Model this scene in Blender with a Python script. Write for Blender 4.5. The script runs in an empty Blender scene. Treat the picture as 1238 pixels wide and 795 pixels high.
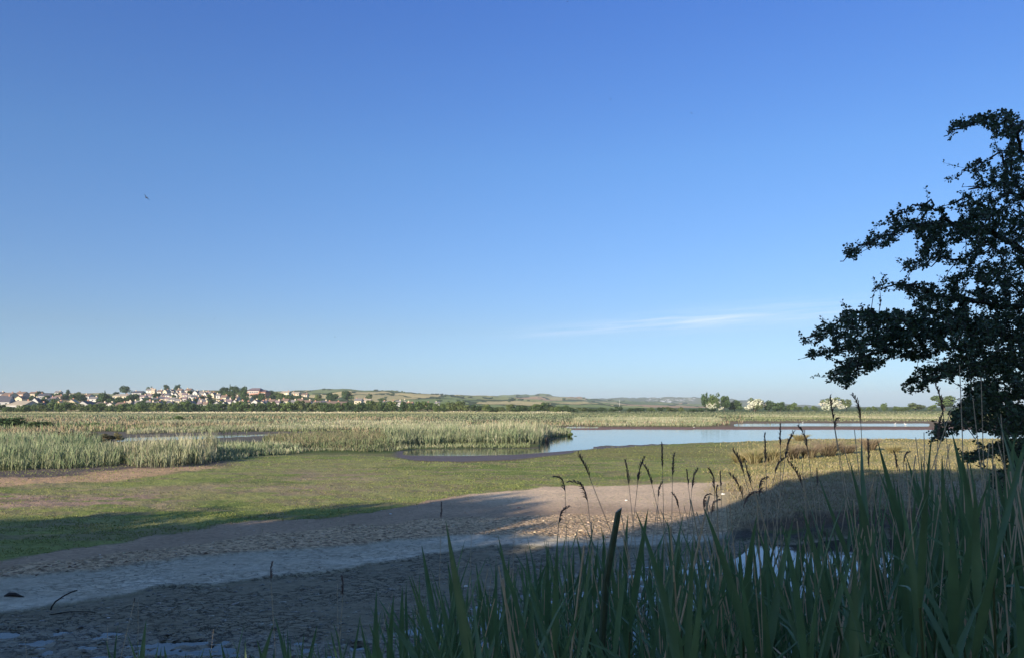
import bpy, math, random
import numpy as np
from mathutils import Vector, Matrix
random.seed(7); RS = np.random.RandomState(11)
R = math.radians

# ------------------------------------------------------------------ camera, world, sun
FPX, CX, HZ, CZ = 935.0, 619.0, 490.5, 3.2      # focal length / centre / horizon in photo pixels, eye height
sc = bpy.context.scene; C = sc.collection
cam = bpy.data.cameras.new('camera'); co = bpy.data.objects.new('camera', cam); C.objects.link(co)
co.location = (0, 0, CZ); co.rotation_euler = (R(90), 0, 0)
cam.sensor_width = 36; cam.lens = FPX / 1238 * 36; cam.shift_y = (HZ - 397.5) / 1238
cam.clip_start = 0.05; cam.clip_end = 40000
sc.camera = co
SUN_EL, SUN_OFF = 15.0, 35.0                     # low sun, behind the camera and to its left
S = Vector((-math.sin(R(SUN_OFF)) * math.cos(R(SUN_EL)), -math.cos(R(SUN_OFF)) * math.cos(R(SUN_EL)), math.sin(R(SUN_EL))))
w = bpy.data.worlds.new('World'); sc.world = w; w.use_nodes = True
nt = w.node_tree; nt.nodes.clear()
def N(t, kind, **kw):
    n = t.nodes.new(kind)
    for k, v in kw.items():
        if k.startswith('i_'):
            key = k[2:]
            n.inputs[int(key) if key.isdigit() else key.replace('_', ' ')].default_value = v
        else: setattr(n, k, v)
    return n
L = lambda t, a, b: t.links.new(a, b)
sky = N(nt, 'ShaderNodeTexSky', sky_type='NISHITA', sun_disc=False, sun_elevation=R(SUN_EL), sun_rotation=R(180 + SUN_OFF),
        altitude=0, air_density=1.0, dust_density=0.4, ozone_density=2.2)
bg = N(nt, 'ShaderNodeBackground'); bg.inputs['Strength'].default_value = 0.105
out = N(nt, 'ShaderNodeOutputWorld')
# a faint wisp of cirrus low in the sky
geo = N(nt, 'ShaderNodeTexCoord'); sep = N(nt, 'ShaderNodeSeparateXYZ'); L(nt, geo.outputs['Generated'], sep.inputs[0])
def M(t, op, a, b=None, c=None, clamp=False):
    n = N(t, 'ShaderNodeMath', operation=op); n.use_clamp = clamp
    for i, v in enumerate((a, b, c)):
        if v is None: continue
        if isinstance(v, (int, float)): n.inputs[i].default_value = v
        else: L(t, v, n.inputs[i])
    return n.outputs[0]
ux = M(nt, 'DIVIDE', sep.outputs[0], M(nt, 'MAXIMUM', sep.outputs[1], 0.05))
uz = M(nt, 'DIVIDE', sep.outputs[2], M(nt, 'MAXIMUM', sep.outputs[1], 0.05))
line = M(nt, 'MULTIPLY_ADD', ux, 0.075, 0.093)             # the wisp rises gently to the right
cv = N(nt, 'ShaderNodeCombineXYZ'); L(nt, M(nt, 'MULTIPLY', ux, 6.0), cv.inputs[0]); L(nt, M(nt, 'MULTIPLY', M(nt, 'SUBTRACT', uz, line), 150.0), cv.inputs[1])
cn = N(nt, 'ShaderNodeTexNoise', i_Scale=1.0, i_Detail=6.0, i_Roughness=0.6, i_Distortion=0.6); L(nt, cv.outputs[0], cn.inputs['Vector'])
dz = M(nt, 'DIVIDE', M(nt, 'SUBTRACT', uz, line), M(nt, 'MULTIPLY_ADD', ux, 0.016, 0.0075))
gz = M(nt, 'POWER', 2.718, M(nt, 'MULTIPLY', M(nt, 'MULTIPLY', dz, dz), -1.0))
dx = M(nt, 'DIVIDE', M(nt, 'SUBTRACT', ux, 0.23), 0.2)
gx = M(nt, 'POWER', 2.718, M(nt, 'MULTIPLY', M(nt, 'POWER', M(nt, 'ABSOLUTE', dx), 3.0), -1.0))
fr = M(nt, 'GREATER_THAN', sep.outputs[1], 0.05)
nn = M(nt, 'MULTIPLY', M(nt, 'SUBTRACT', cn.outputs['Fac'], 0.36), 2.8, clamp=True)
cl = M(nt, 'MULTIPLY', M(nt, 'MULTIPLY', M(nt, 'MULTIPLY', gz, gx), nn), M(nt, 'MULTIPLY', fr, 0.75), clamp=True)
hs = N(nt, 'ShaderNodeHueSaturation', i_Saturation=1.0, i_Value=1.0)
gm = N(nt, 'ShaderNodeMix', data_type='RGBA', blend_type='MULTIPLY', i_0=1.0)
tr_ = N(nt, 'ShaderNodeValToRGB'); el = tr_.color_ramp.elements      # evening air colour by height; overhead stops brightened to add fill in the shade
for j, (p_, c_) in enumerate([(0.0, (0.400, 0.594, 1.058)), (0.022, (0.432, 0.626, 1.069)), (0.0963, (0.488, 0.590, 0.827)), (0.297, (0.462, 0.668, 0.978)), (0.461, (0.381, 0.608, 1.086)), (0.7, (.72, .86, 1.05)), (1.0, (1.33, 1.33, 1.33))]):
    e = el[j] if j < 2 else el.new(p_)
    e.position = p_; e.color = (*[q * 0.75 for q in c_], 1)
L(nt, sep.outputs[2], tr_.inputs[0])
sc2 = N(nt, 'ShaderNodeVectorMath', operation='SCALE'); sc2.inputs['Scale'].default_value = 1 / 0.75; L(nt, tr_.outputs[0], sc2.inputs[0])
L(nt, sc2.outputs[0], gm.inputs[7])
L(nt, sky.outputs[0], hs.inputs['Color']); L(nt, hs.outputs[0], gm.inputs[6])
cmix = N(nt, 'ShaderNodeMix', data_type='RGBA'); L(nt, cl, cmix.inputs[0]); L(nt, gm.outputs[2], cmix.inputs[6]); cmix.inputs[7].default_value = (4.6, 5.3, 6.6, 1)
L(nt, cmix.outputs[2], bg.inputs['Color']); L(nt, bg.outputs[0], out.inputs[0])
sl = bpy.data.lights.new('sun', 'SUN'); sl.energy = 4.6; sl.angle = R(0.5); sl.color = (1.0, 0.87, 0.68)
so = bpy.data.objects.new('sun', sl); C.objects.link(so); so.rotation_euler = (-S).to_track_quat('-Z', 'Y').to_euler()
sc.view_settings.view_transform = 'Standard'; sc.view_settings.look = 'None'
sc.view_settings.exposure = 0.78; sc.view_settings.gamma = 1.0
sc.render.engine = 'CYCLES'
sc.cycles.max_bounces = 6; sc.cycles.transparent_max_bounces = 4; sc.cycles.volume_bounces = 0
sc.cycles.caustics_reflective = False; sc.cycles.caustics_refractive = False

# ------------------------------------------------------------------ helpers
def tag(o, label=None, cat=None, group=None, kind=None):
    if label: o['label'] = label
    if cat: o['category'] = cat
    if group: o['group'] = group
    if kind: o['kind'] = kind
    return o
def W(px, py, z=0.0):
    """the point of height z seen at photo pixel px,py"""
    Y = (CZ - z) * FPX / max(py - HZ, 0.3)
    return Vector(((px - CX) / FPX * Y, Y, z))
def at(px, py, Y):
    return Vector(((px - CX) / FPX * Y, Y, CZ - (py - HZ) / FPX * Y))
def mesh(name, V, F, mats, parent=None, tint=None, smooth=False, mi=None, loc=None):
    V = np.asarray(V, dtype=np.float32).reshape(-1, 3)
    me = bpy.data.meshes.new(name)
    if isinstance(F, np.ndarray):
        k = F.shape[1]; n = F.shape[0]
        me.vertices.add(len(V)); me.vertices.foreach_set('co', V.ravel())
        me.loops.add(n * k); me.loops.foreach_set('vertex_index', F.astype(np.int32).ravel())
        me.polygons.add(n); me.polygons.foreach_set('loop_start', np.arange(0, n * k, k, dtype=np.int32))
        try: me.polygons.foreach_set('loop_total', np.full(n, k, dtype=np.int32))
        except Exception: pass
        me.update(calc_edges=True)
    else:
        me.from_pydata([tuple(v) for v in V.tolist()], [], F); me.update()
    if tint is not None:
        a = me.color_attributes.new('tint', 'FLOAT_COLOR', 'POINT')
        T = np.ones((len(V), 4), dtype=np.float32); T[:, :tint.shape[1]] = tint
        a.data.foreach_set('color', T.ravel())
    if not isinstance(mats, (list, tuple)): mats = [mats]
    for m in mats: me.materials.append(m)
    if mi is not None: me.polygons.foreach_set('material_index', np.asarray(mi, dtype=np.int32))
    if smooth: me.polygons.foreach_set('use_smooth', np.ones(len(me.polygons), dtype=bool))
    o = bpy.data.objects.new(name, me); C.objects.link(o)
    if parent is not None: o.parent = parent
    if loc is not None: o.location = loc
    return o
def empty(name, loc=(0, 0, 0), rz=0.0, s=None):
    o = bpy.data.objects.new(name, None); C.objects.link(o); o.location = loc; o.rotation_euler = (0, 0, rz)
    o.empty_display_size = 0.2
    if s is not None: o.scale = s if hasattr(s, '__len__') else (s, s, s)
    return o
def copy_tree(o, parent=None):
    c = o.copy(); C.objects.link(c); c.parent = parent
    for ch in KIDS.get(o.name, []): copy_tree(ch, c)
    return c
KIDS = {}
def kids(o, *ch): KIDS[o.name] = list(ch)
# value noise
_H = RS.rand(256, 256).astype(np.float32)
def vnoise(x, y):
    xi = np.floor(x).astype(int); yi = np.floor(y).astype(int); fx = x - xi; fy = y - yi
    fx = fx * fx * (3 - 2 * fx); fy = fy * fy * (3 - 2 * fy)
    a = _H[xi & 255, yi & 255]; b = _H[(xi + 1) & 255, yi & 255]; c = _H[xi & 255, (yi + 1) & 255]; d = _H[(xi + 1) & 255, (yi + 1) & 255]
    return (a * (1 - fx) + b * fx) * (1 - fy) + (c * (1 - fx) + d * fx) * fy
def fbm(x, y, o=4):
    s = 0; a = 0.5; t = 0
    for i in range(o):
        s = s + a * vnoise(x * 2 ** i + 17.3 * i, y * 2 ** i + 5.1 * i); t += a; a *= 0.5
    return s / t
def smooth(e0, e1, x):
    t = np.clip((x - e0) / (e1 - e0), 0, 1); return t * t * (3 - 2 * t)
def interp(x, tab):
    t = np.array(tab, dtype=float); return np.interp(x, t[:, 0], t[:, 1])
def px_of(X, Y): return CX + FPX * X / Y
def py_of(Y, z=0.0): return HZ + (CZ - z) * FPX / Y

# ------------------------------------------------------------------ materials
def mat(name, col=(0.5, 0.5, 0.5), rough=0.8, tint=False, noise=None, noise_amt=0.25, bump=0.0, bump_scale=30.0, transl=0.0, spec=0.3, metallic=0.0):
    m = bpy.data.materials.new(name); m.use_nodes = True; t = m.node_tree
    p = t.nodes['Principled BSDF']; o = t.nodes['Material Output']
    p.inputs['Roughness'].default_value = rough; p.inputs['Specular IOR Level'].default_value = spec; p.inputs['Metallic'].default_value = metallic
    if tint:
        a = N(t, 'ShaderNodeAttribute', attribute_name='tint'); src = a.outputs['Color']
    else:
        a = N(t, 'ShaderNodeRGB'); a.outputs[0].default_value = (*col, 1); src = a.outputs[0]
    tc = N(t, 'ShaderNodeTexCoord')
    if noise:
        nz = N(t, 'ShaderNodeTexNoise', i_Scale=noise, i_Detail=5.0, i_Roughness=0.6); L(t, tc.outputs['Object'], nz.inputs['Vector'])
        f = M(t, 'MULTIPLY_ADD', nz.outputs['Fac'], noise_amt * 2, 1 - noise_amt)
        mm = N(t, 'ShaderNodeVectorMath', operation='SCALE'); L(t, src, mm.inputs[0]); L(t, f, mm.inputs['Scale']); src = mm.outputs[0]
    L(t, src, p.inputs['Base Color'])
    if bump:
        nb = N(t, 'ShaderNodeTexNoise', i_Scale=bump_scale, i_Detail=4.0); L(t, tc.outputs['Object'], nb.inputs['Vector'])
        b = N(t, 'ShaderNodeBump', i_Strength=1.0, i_Distance=bump); L(t, nb.outputs['Fac'], b.inputs['Height']); L(t, b.outputs[0], p.inputs['Normal'])
    if transl:
        tr = N(t, 'ShaderNodeBsdfTranslucent'); L(t, src, tr.inputs[0]); mx = N(t, 'ShaderNodeMixShader', i_0=transl)
        L(t, p.outputs[0], mx.inputs[1]); L(t, tr.outputs[0], mx.inputs[2]); L(t, mx.outputs[0], o.inputs[0])
    return m
#PART2
# ------------------------------------------------------------------ ground
ORD = ['first', 'second', 'third', 'fourth', 'fifth', 'sixth', 'seventh', 'eighth', 'ninth', 'tenth', 'eleventh', 'twelfth', 'thirteenth', 'fourteenth', 'fifteenth', 'sixteenth', 'seventeenth', 'eighteenth', 'nineteenth', 'twentieth', 'next', 'next']
T_ = dict(
 pale_low=[(-400,775),(0,746),(58,736),(136,725),(203,708),(305,700),(373,691),(420,686),(439,683),(516,672),(580,665),(640,667),(760,662),(850,656),(920,649),(1000,647.5),(1300,646)],
 grav_low=[(-400,722),(0,698),(51,697),(119,691),(203,680),(305,669.5),(420,659),(478,654),(581,653),(740,650),(866,646),(905,644),(1000,645),(1100,642),(1300,640)],
 grav_top=[(-400,716),(0,692),(100,684),(200,669),(300,649),(450,634),(640,626),(900,622),(1300,630)],
 green_low=[(-400,720),(0,685),(51,678),(136,664),(187,651),(237,644),(305,632),(387,628),(474,615),(533,608),(591,597),(660,590),(791,589),(892,587),(930,592),(960,640),(1300,640)],
 wet=[(-400,775),(0,758),(130,755),(203,768),(305,764),(420,774),(480,760),(560,725),(640,705),(700,690),(860,668),(1300,652)],
 pool_r=[(-400,1200),(540,1200),(620,800),(680,745),(740,718),(820,705),(870,688),(910,653),(1000,650),(1300,650)],
 lag_t=[(652,540),(657,533),(672,528.5),(690,526.5),(692,518.6),(760,518.2),(1300,518.6),(2200,519)],
 lag_b=[(652,541),(700,539.3),(760,537),(850,534.8),(950,531.8),(1100,531.2),(1300,532),(2200,533)],
 ch_t=[(468,546),(500,542),(560,541.2),(620,541),(652,540.3),(700,539.3),(760,537),(850,534.8)],
 ch_b=[(462,548),(500,555.5),(560,557),(620,554.5),(650,551.5),(700,545.5),(740,542),(800,538.3),(850,535.2)],
)
T_ = {k: np.array(v, float) for k, v in T_.items()}
ib = lambda k, x: np.interp(x, T_[k][:, 0], T_[k][:, 1])
def band(y, t, b, s):       # 1 between t and b (pixels), soft edge s
    return smooth(t - s, t + s, y) * (1 - smooth(b - s, b + s, y))
def rng(x, a, b, s): return smooth(a - s, a + s, x) * (1 - smooth(b - s, b + s, x))
def ground_info(X, Y):
    X = np.asarray(X, float); Y = np.maximum(np.asarray(Y, float), 3.0)
    x = px_of(X, Y); y = py_of(Y, 0.05)
    n1 = fbm(X * 0.5, Y * 0.5, 4) - 0.5; n2 = fbm(X * 0.13 + 40, Y * 0.13, 4) - 0.5; n3 = fbm(X * 1.7, Y * 1.7 + 9, 3) - 0.5; n4 = fbm(X * 3.0, Y * 4.5 + 3, 3) - 0.5
    ny = y + (n2 * 8 + n1 * 10) * (y - HZ) / 130.0       # irregular edges
    nyw = y + n1 * 5 * (y - HZ) / 130.0
    sft = np.maximum(0.3, (y - HZ) / 130.0)
    def mixc(c, col, k): return c * (1 - k[..., None]) + np.array(col) * k[..., None]
    far = np.zeros(X.shape + (3,)) + np.array((0.085, 0.12, 0.035))
    c = far.copy()
    # marsh flats: bands of dull green, straw and brown
    q = fbm(X * 0.02, Y * 0.07, 4)
    c = mixc(c, (0.20, 0.19, 0.085), smooth(0.42, 0.58, q) * smooth(495, 499, y))
    q2 = fbm(X * 0.05 + 9, Y * 0.12 + 70, 4)
    c = mixc(c, (0.16, 0.115, 0.07), smooth(0.5, 0.62, q2) * smooth(503, 508, y) * 0.8)
    c = mixc(c, (0.58, 0.48, 0.26), band(y, 497.6, 499.2, 0.3) * (1 - smooth(560, 680, x)))
    c = mixc(c, (0.55, 0.44, 0.24), band(y + n2 * 2, 501, 505.5, 0.7) * rng(x, 930, 1290, 50))
    c = mixc(c, (0.22, 0.16, 0.10), band(y + n2 * 2, 507.0, 517, 0.8) * rng(x, 850, 2300, 20))
    # turf
    lo = ib('green_low', x); tb = np.where((x > 465) & (x < 860), ib('ch_b', x) + 1, 549); turf = smooth(tb, tb + 4, y + n1 * 3) * (1 - smooth(lo - 2 * sft, lo + 2 * sft, ny))
    turf = np.maximum(turf, band(ny, ib('lag_b', x) + 1, lo, 0.8) * smooth(690, 700, x))
    g = np.zeros(X.shape + (3,)) + np.array((0.26, 0.28, 0.09))
    g = mixc(g, (0.29, 0.28, 0.11), smooth(0.42, 0.62, fbm(X * 0.3, Y * 0.6, 4)))
    g = mixc(g, (0.16, 0.21, 0.055), smooth(0.52, 0.62, fbm(X * 0.2 + 3, Y * 0.5 + 8, 4)) * 0.8)
    g = mixc(g, (0.27, 0.23, 0.12), smooth(0.5, 0.36, fbm(X * 0.9 + 7, Y * 1.5, 4)) * 0.85)
    pb = np.maximum(rng(x, -900, 210, 70) * band(ny, 600, 616, 5), rng(x, 60, 440, 120) * band(ny, 588, 600, 4) * 0.55)
    pb = np.maximum(pb, rng(x, 340, 470, 40) * band(ny, 573, 586, 3) * 0.55)
    g = mixc(g, (0.36, 0.25, 0.18), np.clip(pb * smooth(0.36, 0.52, fbm(X * 0.8, Y * 1.6 + 4, 4)) * 1.15, 0, 1))
    g = mixc(g, (0.24, 0.22, 0.08), rng(x, 640, 1000, 60) * band(ny, 540, 556, 4) * 0.75)
    c = c * (1 - turf[..., None]) + g * turf[..., None]
    # left shore: grey mud then orange-brown strip
    c = mixc(c, (0.15, 0.12, 0.10), (1 - smooth(260, 300, x)) * band(ny, interp(x, [(-400,571),(0,569),(160,562),(300,556)]), interp(x, [(-400,586),(0,583),(161,573),(275,566)]), 1.5))
    c = mixc(c, (0.55, 0.35, 0.21), (1 - smooth(240, 290, x)) * band(ny, interp(x, [(-400,584),(0,581),(80,577),(161,570),(275,565)]), interp(x, [(-400,597),(0,591),(80,586),(161,579),(275,568)]), 1.2) * 0.9)
    # bare brown soil, gravel
    soil = band(ny, lo, ib('grav_low', x), 1.5 * sft) * (1 - smooth(900, 940, x))
    c = mixc(c, (0.43, 0.30, 0.20), soil)
    c = mixc(c, (0.72, 0.53, 0.35), soil * rng(x, 560, 900, 60) * (1 - smooth(603, 625, ny)))  # sunlight painted into the soil colour: the lit stretch is made lighter
    grav = band(ny, ib('grav_top', x), ib('grav_low', x), 1.6 * sft) * (1 - smooth(880, 920, x))
    c = mixc(c, (0.50, 0.355, 0.22), grav)
    # rough golden grass on the right and the mound
    tan = smooth(860, 960, x + n2 * 120 + (y - 560) * 0.3) * band(y, 530, ib('grav_low', x) - 1, 1.2)
    tan = np.maximum(tan, smooth(905, 935, x + n1 * 40) * band(y, 590, ib('grav_low', x) - 1, 1.5))
    c = mixc(c, (0.38, 0.32, 0.15), tan)
    c = mixc(c, (0.30, 0.27, 0.09), tan * smooth(0.45, 0.6, fbm(X * 0.3 + 5, Y * 0.4, 3)) * 0.8)
    c = mixc(c, (0.36, 0.29, 0.18), tan * smooth(580, 596, y + n2 * 20))
    edge = band(y, ib('grav_low', x) - 5, ib('grav_low', x) + 1, 1) * smooth(880, 930, x)
    c = mixc(c, (0.16, 0.12, 0.085), edge)
    # muds
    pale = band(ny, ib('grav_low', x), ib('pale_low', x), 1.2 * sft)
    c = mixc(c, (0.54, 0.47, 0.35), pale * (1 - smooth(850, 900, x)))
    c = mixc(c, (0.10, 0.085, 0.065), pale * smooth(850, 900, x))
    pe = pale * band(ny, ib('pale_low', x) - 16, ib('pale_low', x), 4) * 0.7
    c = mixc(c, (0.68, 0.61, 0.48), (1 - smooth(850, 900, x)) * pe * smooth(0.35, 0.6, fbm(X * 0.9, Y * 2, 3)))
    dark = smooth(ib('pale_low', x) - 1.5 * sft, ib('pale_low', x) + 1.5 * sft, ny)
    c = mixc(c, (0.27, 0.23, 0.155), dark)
    chan = band(y, ib('ch_t', x), ib('ch_b', x), 0.5) * rng(x, 478, 845, 8)
    c = mixc(c, (0.13, 0.10, 0.09), chan)
    strip = band(y, 515.8, 519, 0.4) * smooth(686, 696, x)
    c = mixc(c, (0.25, 0.155, 0.12), strip)
    lpool = band(nyw, interp(x, [(140,532),(155,528),(240,525.5),(300,524),(350,523.4)]), interp(x, [(140,532.5),(200,531),(250,529.5),(290,527),(350,524.4)]), 0.35) * rng(x, 142, 345, 6)
    lmud = band(y, 521, 533.5, 1) * rng(x, 110, 420, 30)
    c = mixc(c, (0.13, 0.11, 0.085), lmud * 0.7)
    # height
    z = 0.05 + 0.10 * turf + 0.09 * soil + 0.12 * tan + 0.03 * pale
    z = z + 0.30 * rng(x, 930, 1500, 60) * band(y, 578, 646, 10) * 1.0
    z = z + n1 * 0.05 * (1 - dark) * np.clip(60 / Y, 0, 1) + (0.03 * n3 + 0.07 * n4) * turf * np.clip(60 / Y, 0, 1) + 0.045 * n4 * (pale + soil * .5)
    wetb = smooth(-6, 6, y - ib('wet', x) + n1 * 30)
    z = np.where(dark > 0.5, 0.045 - 0.031 * wetb * np.clip(dark, 0, 1) + n4 * 0.10 * (0.4 + wetb) + n1 * 0.04, z)
    deep = smooth(-3, 6, y - ib('pool_r', x) + n1 * 14)
    lag = band(nyw, ib('lag_t', x), ib('lag_b', x), 0.3) * smooth(650, 656, x)
    chw = band(y, ib('ch_t', x), ib('ch_t', x) * 0.45 + ib('ch_b', x) * 0.55, 0.8) * rng(x, 484, 720, 12) * 0.75
    sp = band(y + n2 * 1.0, 511.2, 514.3, 0.4) * rng(x, 893, 1118, 14)
    sp = np.maximum(sp, band(y, 514.6, 516.6, 0.3) * rng(x, 686, 722, 3))
    water = np.clip(np.maximum.reduce([deep, lag, lpool, sp]), 0, 1)
    z = z * (1 - chan) + 0.012 * chan
    z = z * (1 - water) - 0.18 * water
    z = np.where(chw > 0.2, np.minimum(z, 0.03 - 0.06 * chw), z)
    wet = np.clip(np.maximum.reduce([chan * 0.5, dark * (0.15 + 0.5 * wetb), pale * 0.1, lmud * 0.3, water]), 0, 1)
    crack = np.clip(dark * 1.0 + pale * 0.35, 0, 1)
    return z, c, wet, crack, np.clip(grav, 0, 1), dict(turf=turf * (1 - pb * 0.6), tan=tan, water=water, dark=dark, soil=soil, pale=pale, chan=chan, strip=strip, x=x, y=y, lmud=lmud, grav=grav)

# ---- hills: ridge lines (photo pixels) at their own distances
RT = [(-900,470),(-200,471),(0,474),(60,474.5),(100,476.5),(140,477),(170,473),(215,471.5),(260,471),(330,472),(345,475),(380,480),(440,484),(500,488),(560,491),(620,494)]
RF = [(-900,474),(0,476),(90,476),(140,476),(250,471.5),(340,472.5),(380,470.5),(420,470.0),(460,471.5),(500,474),(545,477.5),(600,480.5),(700,486),(800,493),(900,497)]
RM = [(300,486),(480,484),(540,480),(600,478.4),(650,477.4),(690,480),(730,483.5),(800,487),(860,491),(900,495)]
RC = [(560,490),(700,484),(726,482),(773,480.8),(848,479.8),(885,482),(940,488),(1010,493)]
def hill(tab, Yb, Yr, rough=0.0):
    def f(X, Y):
        x = px_of(X, Y); yr = interp(x, tab); zr = np.maximum(CZ + (HZ - yr) / FPX * Yr, -4)
        t = (Y - Yb) / (Yr - Yb)
        s = np.where(t < 1, np.clip(t, -0.2, 1) ** 1 * 1.0, 1 - (t - 1) * 0.5)
        s = np.where(t < 1, smooth(-0.12, 1.12, np.clip(t, -0.2, 1)) * 1.0, s * 1.0)
        z = zr * s + (fbm(X / 60.0, Y / 60.0, 3) - 0.5) * rough * np.clip(t, 0, 1)
        return np.where(t < -0.05, -3, z)
    return f
town_z = hill(RT, 430, 900, 1.5); field_z = hill(RF, 1000, 1900, 14); mid_z = hill(RM, 1500, 2900, 26); chalk_z = hill(RC, 3400, 4600, 30)
def grid(us, Ys):
    U, Yg = np.meshgrid(us, Ys); X = U * Yg
    n, m = U.shape; i = np.arange(n * m).reshape(n, m)
    F = np.stack([i[:-1, :-1], i[:-1, 1:], i[1:, 1:], i[1:, :-1]], -1).reshape(-1, 4)
    return X.ravel(), Yg.ravel(), F

def ground_material():
    m = bpy.data.materials.new('marsh_ground'); m.use_nodes = True; t = m.node_tree
    p = t.nodes['Principled BSDF']
    a = N(t, 'ShaderNodeAttribute', attribute_name='tint'); k = N(t, 'ShaderNodeAttribute', attribute_name='kinds')
    ks = N(t, 'ShaderNodeSeparateColor'); L(t, k.outputs['Color'], ks.inputs[0])
    tc = N(t, 'ShaderNodeTexCoord')
    n1 = N(t, 'ShaderNodeTexNoise', i_Scale=7.0, i_Detail=7.0, i_Roughness=0.7); L(t, tc.outputs['Object'], n1.inputs['Vector'])
    n2 = N(t, 'ShaderNodeTexNoise', i_Scale=0.6, i_Detail=5.0, i_Roughness=0.6); L(t, tc.outputs['Object'], n2.inputs['Vector'])
    mp = N(t, 'ShaderNodeMapping'); mp.inputs['Scale'].default_value = (1.0, 1.9, 1.0); L(t, tc.outputs['Object'], mp.inputs[0])
    # cracks
    dn = N(t, 'ShaderNodeVectorMath', operation='SCALE'); L(t, n1.outputs['Color'], dn.inputs[0]); dn.inputs['Scale'].default_value = 0.45
    ad = N(t, 'ShaderNodeVectorMath', operation='ADD'); L(t, mp.outputs[0], ad.inputs[0]); L(t, dn.outputs[0], ad.inputs[1])
    v = N(t, 'ShaderNodeTexVoronoi', feature='DISTANCE_TO_EDGE', i_Scale=4.2); L(t, ad.outputs[0], v.inputs['Vector'])
    cr = M(t, 'SUBTRACT', 1.0, M(t, 'DIVIDE', v.outputs['Distance'], 0.065, clamp=True))
    gate = M(t, 'MULTIPLY', M(t, 'SUBTRACT', n2.outputs['Fac'], 0.42), 8.0, clamp=True)
    cr = M(t, 'MULTIPLY', M(t, 'MULTIPLY', cr, gate), ks.outputs[1])
    # pebbles
    pv = N(t, 'ShaderNodeTexVoronoi', i_Scale=14.0); L(t, tc.outputs['Object'], pv.inputs['Vector'])
    pc = N(t, 'ShaderNodeSeparateColor'); L(t, pv.outputs['Color'], pc.inputs[0])
    peb = M(t, 'MULTIPLY', M(t, 'MULTIPLY_ADD', pc.outputs[0], 1.0, -0.45), ks.outputs[2])
    f = M(t, 'MULTIPLY_ADD', n1.outputs['Fac'], 1.5, 0.27)
    f = M(t, 'MULTIPLY', f, M(t, 'MULTIPLY_ADD', n2.outputs['Fac'], 0.7, 0.65))
    f = M(t, 'ADD', f, M(t, 'MULTIPLY', peb, 1.1))
    f = M(t, 'MULTIPLY', f, M(t, 'MULTIPLY_ADD', cr, -0.72, 1.0))
    sc_ = N(t, 'ShaderNodeVectorMath', operation='SCALE'); L(t, a.outputs['Color'], sc_.inputs[0]); L(t, M(t, 'MAXIMUM', f, 0.05), sc_.inputs['Scale'])
    L(t, sc_.outputs[0], p.inputs['Base Color'])
    L(t, M(t, 'MULTIPLY_ADD', ks.outputs[0], -0.62, 0.95), p.inputs['Roughness'])
    L(t, M(t, 'MULTIPLY_ADD', ks.outputs[0], 0.45, 0.1), p.inputs['Specular IOR Level'])
    h = M(t, 'ADD', M(t, 'MULTIPLY', n1.outputs['Fac'], 0.05), M(t, 'MULTIPLY', cr, -0.05))
    h = M(t, 'SUBTRACT', h, M(t, 'MULTIPLY', M(t, 'MULTIPLY', pv.outputs['Distance'], 0.06), ks.outputs[2]))
    b = N(t, 'ShaderNodeBump', i_Strength=0.9, i_Distance=1.0); L(t, h, b.inputs['Height']); L(t, b.outputs[0], p.inputs['Normal'])
    return m
us = np.concatenate([np.linspace(-4, -0.95, 40)[:-1], np.linspace(-0.95, 0.95, 620), np.linspace(0.95, 4, 40)[1:]])
Ys = [6.0]
while Ys[-1] < 7500: Ys.append(Ys[-1] * (1.0065 if Ys[-1] < 130 else 1.02))
X, Y, F = grid(us, np.array(Ys)); X = np.clip(X, -7400, 7400)
z, col, wet, crack, grav, info = ground_info(X, Y)
z = np.where(Y > 520, z - 1.0 * smooth(2500, 7500, Y), z)
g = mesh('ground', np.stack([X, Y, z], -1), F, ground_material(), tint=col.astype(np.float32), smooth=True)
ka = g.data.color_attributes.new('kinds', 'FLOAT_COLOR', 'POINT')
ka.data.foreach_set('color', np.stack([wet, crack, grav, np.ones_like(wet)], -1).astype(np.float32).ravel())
tag(g, 'flat marsh of green turf, bare soil and drying mud', kind='structure')
# bank that the viewer and the near reeds stand on
def bank_z(X, Y): return interp(Y, [(-60, 1.7), (0.4, 1.6), (2, 1.15), (4, 0.55), (6.5, 0.0), (8, -0.3), (9.5, -0.6)]) + (fbm(np.asarray(X) * 0.6, np.asarray(Y) * 0.6, 3) - 0.5) * 0.16
bx = np.linspace(-70, 70, 240); by = np.concatenate([np.linspace(-70, 0, 30)[:-1], np.linspace(0, 9.5, 50)])
BX, BY = np.meshgrid(bx, by); n, m_ = BX.shape; i = np.arange(n * m_).reshape(n, m_)
BF = np.stack([i[:-1, :-1], i[:-1, 1:], i[1:, 1:], i[1:, :-1]], -1).reshape(-1, 4)
bank_mat = mat('bank_soil', (0.055, 0.05, 0.03), 0.95, noise=4, noise_amt=0.5, bump=0.05, bump_scale=12)
tag(mesh('bank_ground', np.stack([BX.ravel(), BY.ravel(), bank_z(BX.ravel(), BY.ravel())], -1), BF, bank_mat, smooth=True), 'low earth bank the near reeds grow on', kind='structure')
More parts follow.
